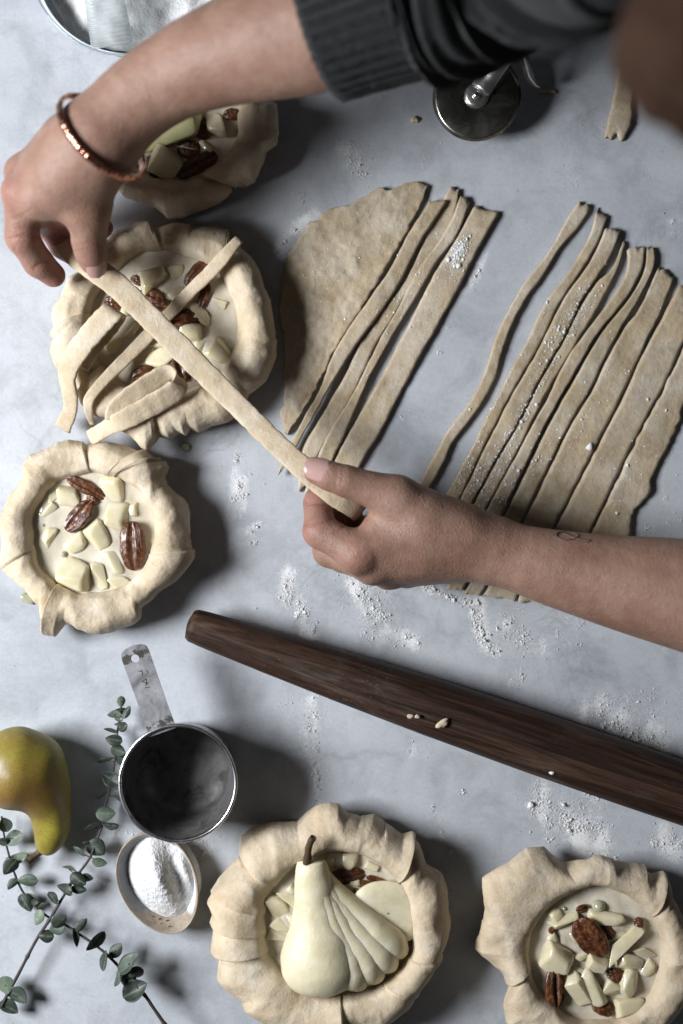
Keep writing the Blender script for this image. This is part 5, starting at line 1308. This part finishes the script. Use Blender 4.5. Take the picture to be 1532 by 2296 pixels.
# ------------------------------------------------------------------ the baker: body, sweater, hair
def person():
    root = empty('person', (0.36, 0.28, 0.0)); tag(root, 'person in a charcoal knit sweater stretching a dough strip with both hands', 'person')
    parts = []
    # ---- left arm and hand (lower in the picture)
    w = lambda *p: WV(*p)
    W0 = w(1085, 1228, 0.050)
    lo = np.min([w(640, 1000, 0.0), w(640, 1480, 0.0)], 0); hi = w(2010, 980, 0.13)
    f = Field((lo[0], w(1100, 1620, 0.0)[1], 0.0), (hi[0], w(700, 990, 0.0)[1] + 0.01, 0.125), 0.0014)
    f.limb([(w(2000, 1442, 0.085), 0.038), (w(1760, 1386, 0.074), 0.0375), (w(1532, 1333, 0.066), 0.0330), (w(1400, 1308, 0.061), 0.0285), (w(1250, 1275, 0.056), 0.0232), (w(1150, 1248, 0.053), 0.0200), (W0, 0.0188)], 26)
    f.cone(W0, w(960, 1208, 0.052), 0.0186, 0.0215, 0.012)
    mcp = dict(i=w(806, 1240, 0.060), m=w(838, 1268, 0.050), r=w(874, 1280, 0.037), p=w(912, 1282, 0.025))
    f.cone(w(1000, 1205, 0.050), mcp['i'], 0.0200, 0.0122, 0.010)
    f.cone(w(1010, 1225, 0.046), mcp['m'], 0.0190, 0.0115, 0.010)
    f.cone(w(1015, 1235, 0.038), mcp['r'], 0.0170, 0.0105, 0.009)
    f.cone(w(1020, 1240, 0.032), mcp['p'], 0.0160, 0.0098, 0.009)
    f.cone(w(1030, 1190, 0.055), w(890, 1118, 0.062), 0.0150, 0.0130, 0.012)      # thenar
    f.cone(w(930, 1165, 0.056), w(850, 1185, 0.056), 0.0165, 0.0100, 0.010)       # web
    f.cone(w(1060, 1210, 0.064), w(1120, 1222, 0.064), 0.006, 0.005, 0.008)       # wrist bone
    for q, st in (('i', w(985, 1200, 0.0655)), ('m', w(990, 1222, 0.0625))):
        f.cone(st, mcp[q] + np.array([0.004, 0.004, 0.0100]), 0.0030, 0.0024, 0.007)
    for q, dz in (('i', 0.0048), ('m', 0.0040), ('r', 0.003)):
        f.cone(mcp[q] + np.array([-0.001, -0.002, dz]), mcp[q] + np.array([0.001, -0.002, dz]), 0.0092, 0.0088, 0.004)
    f.chain([mcp['i'], w(718, 1192, 0.055), w(713, 1128, 0.0445), w(752, 1104, 0.0440)], [0.0118, 0.0102, 0.0086, 0.0068], 0.005)
    f.chain([mcp['m'], w(738, 1236, 0.034), w(742, 1165, 0.025), w(790, 1150, 0.029)], [0.0112, 0.0098, 0.0084, 0.0070], 0.003)
    f.chain([mcp['r'], w(768, 1250, 0.0215), w(772, 1190, 0.0165), w(820, 1178, 0.021)], [0.0104, 0.0092, 0.0080, 0.0068], 0.003)
    f.chain([mcp['p'], w(818, 1256, 0.0130), w(820, 1208, 0.0115), w(858, 1198, 0.015)], [0.0096, 0.0082, 0.0072, 0.0062], 0.003)
    f.chain([w(890, 1116, 0.063), w(776, 1079, 0.0660), w(738, 1067, 0.0655), w(708, 1058, 0.0640)], [0.0130, 0.0094, 0.0086, 0.0074], 0.006)
    V, F = f.mesh(); V = relax(V, F, 3); parts.append((V, F))
    # ---- right arm and hand (upper in the picture)
    f = Field((w(-60, 400, 0.05)[0], w(300, 690, 0.0)[1], 0.012), (w(1130, 0, 0.16)[0], w(500, -330, 0.16)[1], 0.225), 0.0014)
    wr = w(208, 325, 0.106)
    f.limb([(w(1040, -45, 0.175), 0.031), (w(880, 6, 0.158), 0.0345), (w(703, 60, 0.142), 0.0350), (w(500, 122, 0.128), 0.0280), (w(390, 170, 0.119), 0.0242), (w(300, 232, 0.112), 0.0228), (wr, 0.0230)], 26)
    f.cone(wr, w(150, 385, 0.098), 0.0222, 0.0225, 0.012)
    mcp = dict(i=w(124, 440, 0.088), m=w(86, 443, 0.092), r=w(52, 432, 0.086), p=w(54, 388, 0.074))
    f.cone(w(185, 355, 0.100), mcp['i'], 0.0190, 0.0120, 0.010)
    f.cone(w(175, 350, 0.100), mcp['m'], 0.0190, 0.0120, 0.010)
    f.cone(w(165, 340, 0.096), mcp['r'], 0.0180, 0.0118, 0.010)
    f.cone(w(160, 330, 0.090), mcp['p'], 0.0170, 0.0108, 0.010)
    f.cone(w(205, 370, 0.098), w(196, 470, 0.087), 0.0165, 0.0128, 0.010)          # thenar
    f.cone(w(140, 425, 0.084), w(190, 440, 0.084), 0.0120, 0.0120, 0.009)          # web
    for q, st in (('i', w(178, 362, 0.1190)), ('m', w(166, 356, 0.1190)), ('r', w(152, 348, 0.1120))):
        f.cone(st, mcp[q] + np.array([0.003, 0.004, 0.0100]), 0.0030, 0.0024, 0.007)
    for q in 'imrp':
        f.cone(mcp[q] + np.array([-0.001, 0.0, 0.0040]), mcp[q] + np.array([0.001, 0.0, 0.0040]), 0.0094, 0.0090, 0.004)
    f.chain([mcp['r'], w(50, 532, 0.074), w(86, 588, 0.057), w(120, 617, 0.046)], [0.0114, 0.0098, 0.0089, 0.0076], 0.004)
    f.chain([mcp['m'], w(112, 500, 0.050), w(142, 550, 0.0400), w(166, 572, 0.0385)], [0.0110, 0.0092, 0.0082, 0.0070], 0.0015)
    f.chain([mcp['i'], w(152, 492, 0.052), w(194, 524, 0.0425), w(230, 511, 0.0400)], [0.0112, 0.0092, 0.0080, 0.0068], 0.0015)
    f.chain([mcp['p'], w(52, 462, 0.052), w(84, 500, 0.036), w(112, 520, 0.030)], [0.0104, 0.0086, 0.0076, 0.0064], 0.0015)
    f.chain([w(196, 470, 0.087), w(200, 540, 0.0720), w(204, 565, 0.0665), w(207, 586, 0.0612)], [0.0128, 0.0100, 0.0094, 0.0080], 0.006)
    V, F = f.mesh(); V = relax(V, F, 3); parts.append((V, F))
    # ---- torso, upper arms, neck and head, outside the picture
    shR = np.array([0.235, 0.40, 0.37]); shL = np.array([0.40, 0.08, 0.36]); neck = np.array([0.320, 0.240, 0.42])
    elR = w(1040, -45, 0.175); elL = w(2000, 1442, 0.085); hd = np.array([0.262, 0.262, 0.53])
    f = Field((0.02, -0.16, -0.12), (0.66, 0.56, 0.70), 0.006)
    f.cone(elR, shR, 0.030, 0.046, 0.02); f.cone(elL, shL, 0.038, 0.050, 0.02)
    f.cone(shR, shL, 0.055, 0.055, 0.04); f.cone(neck + np.array([0.05, 0.02, -0.06]), np.array([0.54, 0.33, 0.0]), 0.105, 0.115, 0.06)
    f.cone(np.array([0.54, 0.33, 0.0]), np.array([0.55, 0.33, -0.10]), 0.115, 0.125, 0.04)
    f.cone(neck, hd, 0.048, 0.052, 0.03)
    f.cone(hd + np.array([0.015, 0.0, 0.03]), hd + np.array([0.0, 0.0, 0.02]), 0.082, 0.080, 0.02)
    fc = np.array([-0.80, -0.33, -0.50]); fc /= np.linalg.norm(fc); dn = np.array([-0.35, -0.14, -0.93]); dn -= (dn @ fc) * fc; dn /= np.linalg.norm(dn); rt = np.cross(fc, dn)
    f.cone(hd + fc * 0.03, hd + fc * 0.035 + dn * 0.07, 0.062, 0.036, 0.02)          # jaw
    f.cone(hd + fc * 0.085 + dn * 0.0, hd + fc * 0.100 + dn * 0.035, 0.007, 0.011, 0.012)   # nose
    for s_ in (-1, 1):
        f.cone(hd + rt * 0.080 * s_ + dn * 0.005, hd + rt * 0.082 * s_ + dn * 0.035, 0.010, 0.008, 0.006)   # ears
        f.cone(hd + fc * 0.080 + rt * 0.014 * s_ + dn * 0.060, hd + fc * 0.085 + dn * 0.060, 0.007, 0.008, 0.006)  # lips
    V, F = f.mesh(); V = relax(V, F, 2); parts.append((V, F))
    off = 0; VV = []; FF = []
    for V, F in parts: VV.append(V); FF.append(F + off); off += len(V)
    VV = np.vstack(VV); FF = np.vstack(FF)
    body = ob('body', VV, FF, M['skin'], root)
    # flushed fingertips and joints
    pk = np.zeros(len(VV)); cr = np.zeros(len(VV))
    for (a, b, c, rad, am) in [(700, 1090, 0.050, 0.013, 0.75), (690, 1190, 0.055, 0.012, 0.45), (700, 1055, 0.064, 0.014, 0.35), (760, 1150, 0.045, 0.016, 0.7), (806, 1245, 0.068, 0.010, 0.35), (125, 620, 0.044, 0.016, 0.75), (90, 590, 0.055, 0.014, 0.55), (30, 545, 0.075, 0.018, 0.35), (206, 590, 0.062, 0.012, 0.45), (15, 430, 0.09, 0.016, 0.45), (235, 512, 0.04, 0.012, 0.7), (110, 500, 0.06, 0.02, 0.7)]:
        d = np.linalg.norm(VV - WV(a, b, c), axis=1); pk = np.maximum(pk, am * np.exp(-(d / rad) ** 2))
    def crease(p, q, wd=0.0009, am=1.0):
        p, q = np.array(p), np.array(q); ab = q - p; t = np.clip(((VV - p) @ ab) / (ab @ ab), 0, 1)
        d = np.linalg.norm((VV - (p + t[:, None] * ab))[:, :2], axis=1); dz = np.abs(VV[:, 2] - (p + t[:, None] * ab)[:, 2])
        np.maximum(cr, am * np.exp(-(d / wd) ** 2) * (dz < 0.02), out=cr)
    for (a, b, am) in [((757, 1062, 0.074), (752, 1092, 0.072), 0.35), ((772, 1048, 0.074), (765, 1090, 0.074), 0.25), ((682, 1128, 0.050), (735, 1132, 0.050), 0.9), ((684, 1178, 0.060), (742, 1168, 0.058), 0.8), ((750, 1195, 0.062), (790, 1172, 0.062), 0.6), ((22, 538, 0.08), (82, 528, 0.08), 0.8), ((38, 562, 0.075), (88, 556, 0.07), 0.6), ((80, 604, 0.062), (108, 585, 0.062), 0.9), ((30, 490, 0.09), (80, 480, 0.09), 0.4), ((40, 510, 0.09), (85, 500, 0.09), 0.35), ((175, 552, 0.079), (228, 548, 0.079), 0.45), ((176, 562, 0.077), (228, 558, 0.077), 0.35)]:
        crease(WV(*a), WV(*b), 0.0011, am)
    for nm, arr in (('pink', pk), ('crease', cr)):
        at = body.data.attributes.new(nm, 'FLOAT', 'POINT'); at.data.foreach_set('value', arr.astype(np.float32))
    # ---- nails
    def nail(a, b, up, rad, hw, nm='fingernail'):
        a, b = np.array(a), np.array(b); ax = b - a; L = np.linalg.norm(ax); ax /= L; up = np.array(up, float); up -= (up @ ax) * ax; up /= np.linalg.norm(up); sd = np.cross(ax, up)
        n, m = 12, 13; V = []
        for i in range(n):
            s = i / (n - 1); wfac = math.sqrt(max(0.0, 1 - abs(2 * s - 1) ** 3.2)) * 0.98 + 0.02
            for j in range(m):
                ph = (j / (m - 1) * 2 - 1) * hw * wfac
                V.append(a + ax * (s * L) + (up * math.cos(ph) + sd * math.sin(ph)) * (rad * (1 - 0.16 * s ** 2)))
        no = ob(nm, np.array(V), gridfaces(n, m), M['nail'], root); no.parent = body; return no
    nail(w(740, 1066, 0.0652), w(684, 1051, 0.0630), (0.0, 0.40, 1), 0.0094, 1.0)
    nail(w(205, 572, 0.0640), w(211, 610, 0.0560), (0.45, -0.1, 1), 0.0096, 0.80)
    # ---- faded tattoo on the left forearm
    dg = bpy.context.evaluated_depsgraph_get(); dg.update()
    def on_skin(px, py):
        tgt = Vector(W(px, py, 0.0)); o = Vector((0, 0, H)); dv = (tgt - o).normalized()
        inv = body.matrix_world.inverted()
        hit, loc, nor, idx = body.ray_cast(inv @ o, (inv.to_3x3() @ dv))
        p = body.matrix_world @ loc; return np.array(p) + np.array(nor) * 0.00005
    root_m = [(1247, 1200), (1252, 1194), (1270, 1193), (1288, 1196), (1297, 1202), (1290, 1208), (1272, 1211), (1256, 1208), (1248, 1202), (1260, 1196), (1285, 1205), (1300, 1209), (1316, 1211), (1324, 1213), (1318, 1216)]
    bpy.context.view_layer.update()
    try:
        pp = resample([on_skin(*p) for p in root_m], 60); V, F = tube(pp, 0.00055, 6); ob('tattoo', V, F, M['ink'], root).parent = body
    except Exception as e: print('tattoo', e)
    # ---- sweater: coarse torso shell + finely ribbed sleeve
    parts = []
    f = Field((0.02, -0.18, -0.14), (0.70, 0.60, 0.52), 0.007)
    mid = w(1310, -190, 0.240)
    f.cone(mid, shR, 0.052, 0.064, 0.02); f.cone(elL + np.array([0.02, 0.03, 0.05]), shL, 0.054, 0.064, 0.02)
    f.cone(shR, shL, 0.066, 0.066, 0.04); f.cone(neck + np.array([0.05, 0.02, -0.075]), np.array([0.54, 0.33, 0.0]), 0.118, 0.128, 0.06)
    f.cone(np.array([0.54, 0.33, 0.0]), np.array([0.55, 0.33, -0.10]), 0.128, 0.14, 0.04)
    V, F = f.mesh(); V = relax(V, F, 2); parts.append((V, F))
    path = [w(706, 60, 0.1422), w(820, 20, 0.150), w(930, -15, 0.158), w(1010, -45, 0.168), w(1090, -90, 0.180), w(1180, -150, 0.200), w(1300, -185, 0.240), tuple(0.5 * (w(1300, -185, 0.240) + shR))]
    nu, nv = 260, 220; P = resample(path, nu); T = np.gradient(P, axis=0); T /= np.linalg.norm(T, axis=1)[:, None]
    u = np.linspace(0, 1, nu); Ltot = np.linalg.norm(np.diff(P, axis=0), axis=1).sum(); x = u * Ltot
    rad = np.interp(x, [0, 0.05, 0.058, 0.075, 0.10, 0.16, 0.30], [0.0415, 0.0435, 0.0460, 0.0480, 0.0480, 0.0470, 0.0540])
    a = np.linspace(0, 2 * math.pi, nv, endpoint=False)
    up = np.array([0, 0, 1.0]); V = np.zeros((nu, nv, 3))
    for i in range(nu):
        s_ = np.cross(T[i], up); s_ /= np.linalg.norm(s_); b_ = np.cross(s_, T[i])
        ribs = 0.0015 * np.cos(a * 38) * np.clip((0.056 - x[i]) / 0.004, 0, 1)
        edge = -0.004 * np.clip((0.003 - x[i]) / 0.003, 0, 1)
        fo = 0
        if x[i] > 0.052:
            ph = x[i] + 0.010 * np.sin(a + 0.6) + 0.006 * np.sin(2 * a + 1.3)
            fo = 0.0062 * np.sin(ph * 2 * math.pi / 0.0165) * min(1, (x[i] - 0.052) / 0.006) * (0.75 + 0.25 * np.sin(a * 1 + x[i] * 60))
            fo = fo + 0.0022 * np.sin(ph * 2 * math.pi / 0.0085 + 1.0 + 2 * np.sin(a))
        r_ = rad[i] + ribs + edge + fo
        V[i] = P[i] + np.outer(np.cos(a) * r_, s_) + np.outer(np.sin(a) * r_, b_)
    Q = V.reshape(-1, 3); Q = Q + 0.0003 * np.stack([fbm(Q, 260, q, 2) for q in range(3)], 1)
    F = gridfaces(nu, nv, wrap_m=True, flip=True); parts.append((Q, F))
    # turned-in hem
    inner = V[0] + (P[0] - V[0]) * 0.12 + T[0] * 0.02; Q = np.vstack([V[0], inner]); Q = np.stack([V[0], inner], 0).reshape(-1, 3)
    parts.append((Q, gridfaces(2, nv, wrap_m=True, flip=False)))
    off = 0; VV = []; FF = []
    for V_, F_ in parts: VV.append(V_); FF.append(F_ + off); off += len(V_)
    ob('sweater', np.vstack(VV), np.vstack(FF), M['knit'], root)
    # ---- hair hanging forward beside the face
    f = Field((0.02, 0.02, 0.22), (0.48, 0.50, 0.70), 0.005)
    up_ = -dn
    f.cone(hd + np.array([0.03, 0.01, 0.045]), hd + np.array([0.015, 0.005, 0.06]), 0.092, 0.090, 0.03)
    lock = [hd + np.array([-0.01, 0.02, 0.03]), np.array([0.190, 0.208, 0.505]), np.array([0.140, 0.176, 0.450]), np.array([0.136, 0.173, 0.390]), np.array([0.150, 0.185, 0.325])]
    f.chain(lock, [0.055, 0.050, 0.040, 0.030, 0.012], 0.03, 0.02)
    lock = [hd + np.array([0.05, -0.06, 0.04]), hd + np.array([0.03, -0.085, -0.04]), hd + np.array([0.04, -0.08, -0.12])]
    f.chain(lock, [0.045, 0.038, 0.018], 0.03, 0.02)
    V, F = f.mesh(); V = relax(V, F, 3)
    nrm = V - hd; V = V + nrm / np.linalg.norm(nrm, axis=1)[:, None] * (0.0025 * fbm(V * np.array([1, 1, 0.12]), 160, 4, 2))[:, None]
    ob('hair', V, F, M['hair'], root)
    return root
person()

# ------------------------------------------------------------------ bangle
def bangle():
    z0 = 0.106; c = WV(229, 307, z0)
    e1 = WV(298, 400, z0) - WV(160, 216, z0); a1 = np.linalg.norm(e1) / 2; e1 /= np.linalg.norm(e1)
    tw = np.array([-0.80, -0.60, 0.0]) * 0.48 + np.array([0, 0, 0.88]); tw -= (tw @ e1) * e1; tw /= np.linalg.norm(tw)
    b1 = 0.0305; n = 200; t = np.linspace(0.0, 2 * math.pi, n, endpoint=False)
    P = c + np.outer(np.cos(t) * a1, e1) + np.outer(np.sin(t) * b1, tw)
    T = np.gradient(P, axis=0); T /= np.linalg.norm(T, axis=1)[:, None]
    ax = np.cross(e1, tw); V = np.zeros((n, 8, 3))
    for i in range(n):
        o_ = np.cross(T[i], ax); o_ /= np.linalg.norm(o_)
        hm = 0.0003 * math.sin(i * 1.9) + 0.0002 * math.sin(i * 0.73)
        for k, (x, y) in enumerate([(-1, -0.7), (-1, 0.5), (-0.55, 1), (0.55, 1), (1, 0.5), (1, -0.7), (0.5, -1), (-0.5, -1)]):
            V[i, k] = P[i] + ax * (x * 0.0023) + o_ * (y * 0.0011 + (hm if y > 0 else 0))
    o = ob('bangle', V.reshape(-1, 3), gridfaces(n, 8, wrap_n=True, wrap_m=True), M['copper'], None, True)
    bm = bmesh.new(); bm.from_mesh(o.data); bmesh.ops.recalc_face_normals(bm, faces=bm.faces[:]); bm.to_mesh(o.data); bm.free()
    tag(o, 'hammered copper bangle around the wrist over the latticed pie', 'bracelet')
bangle()
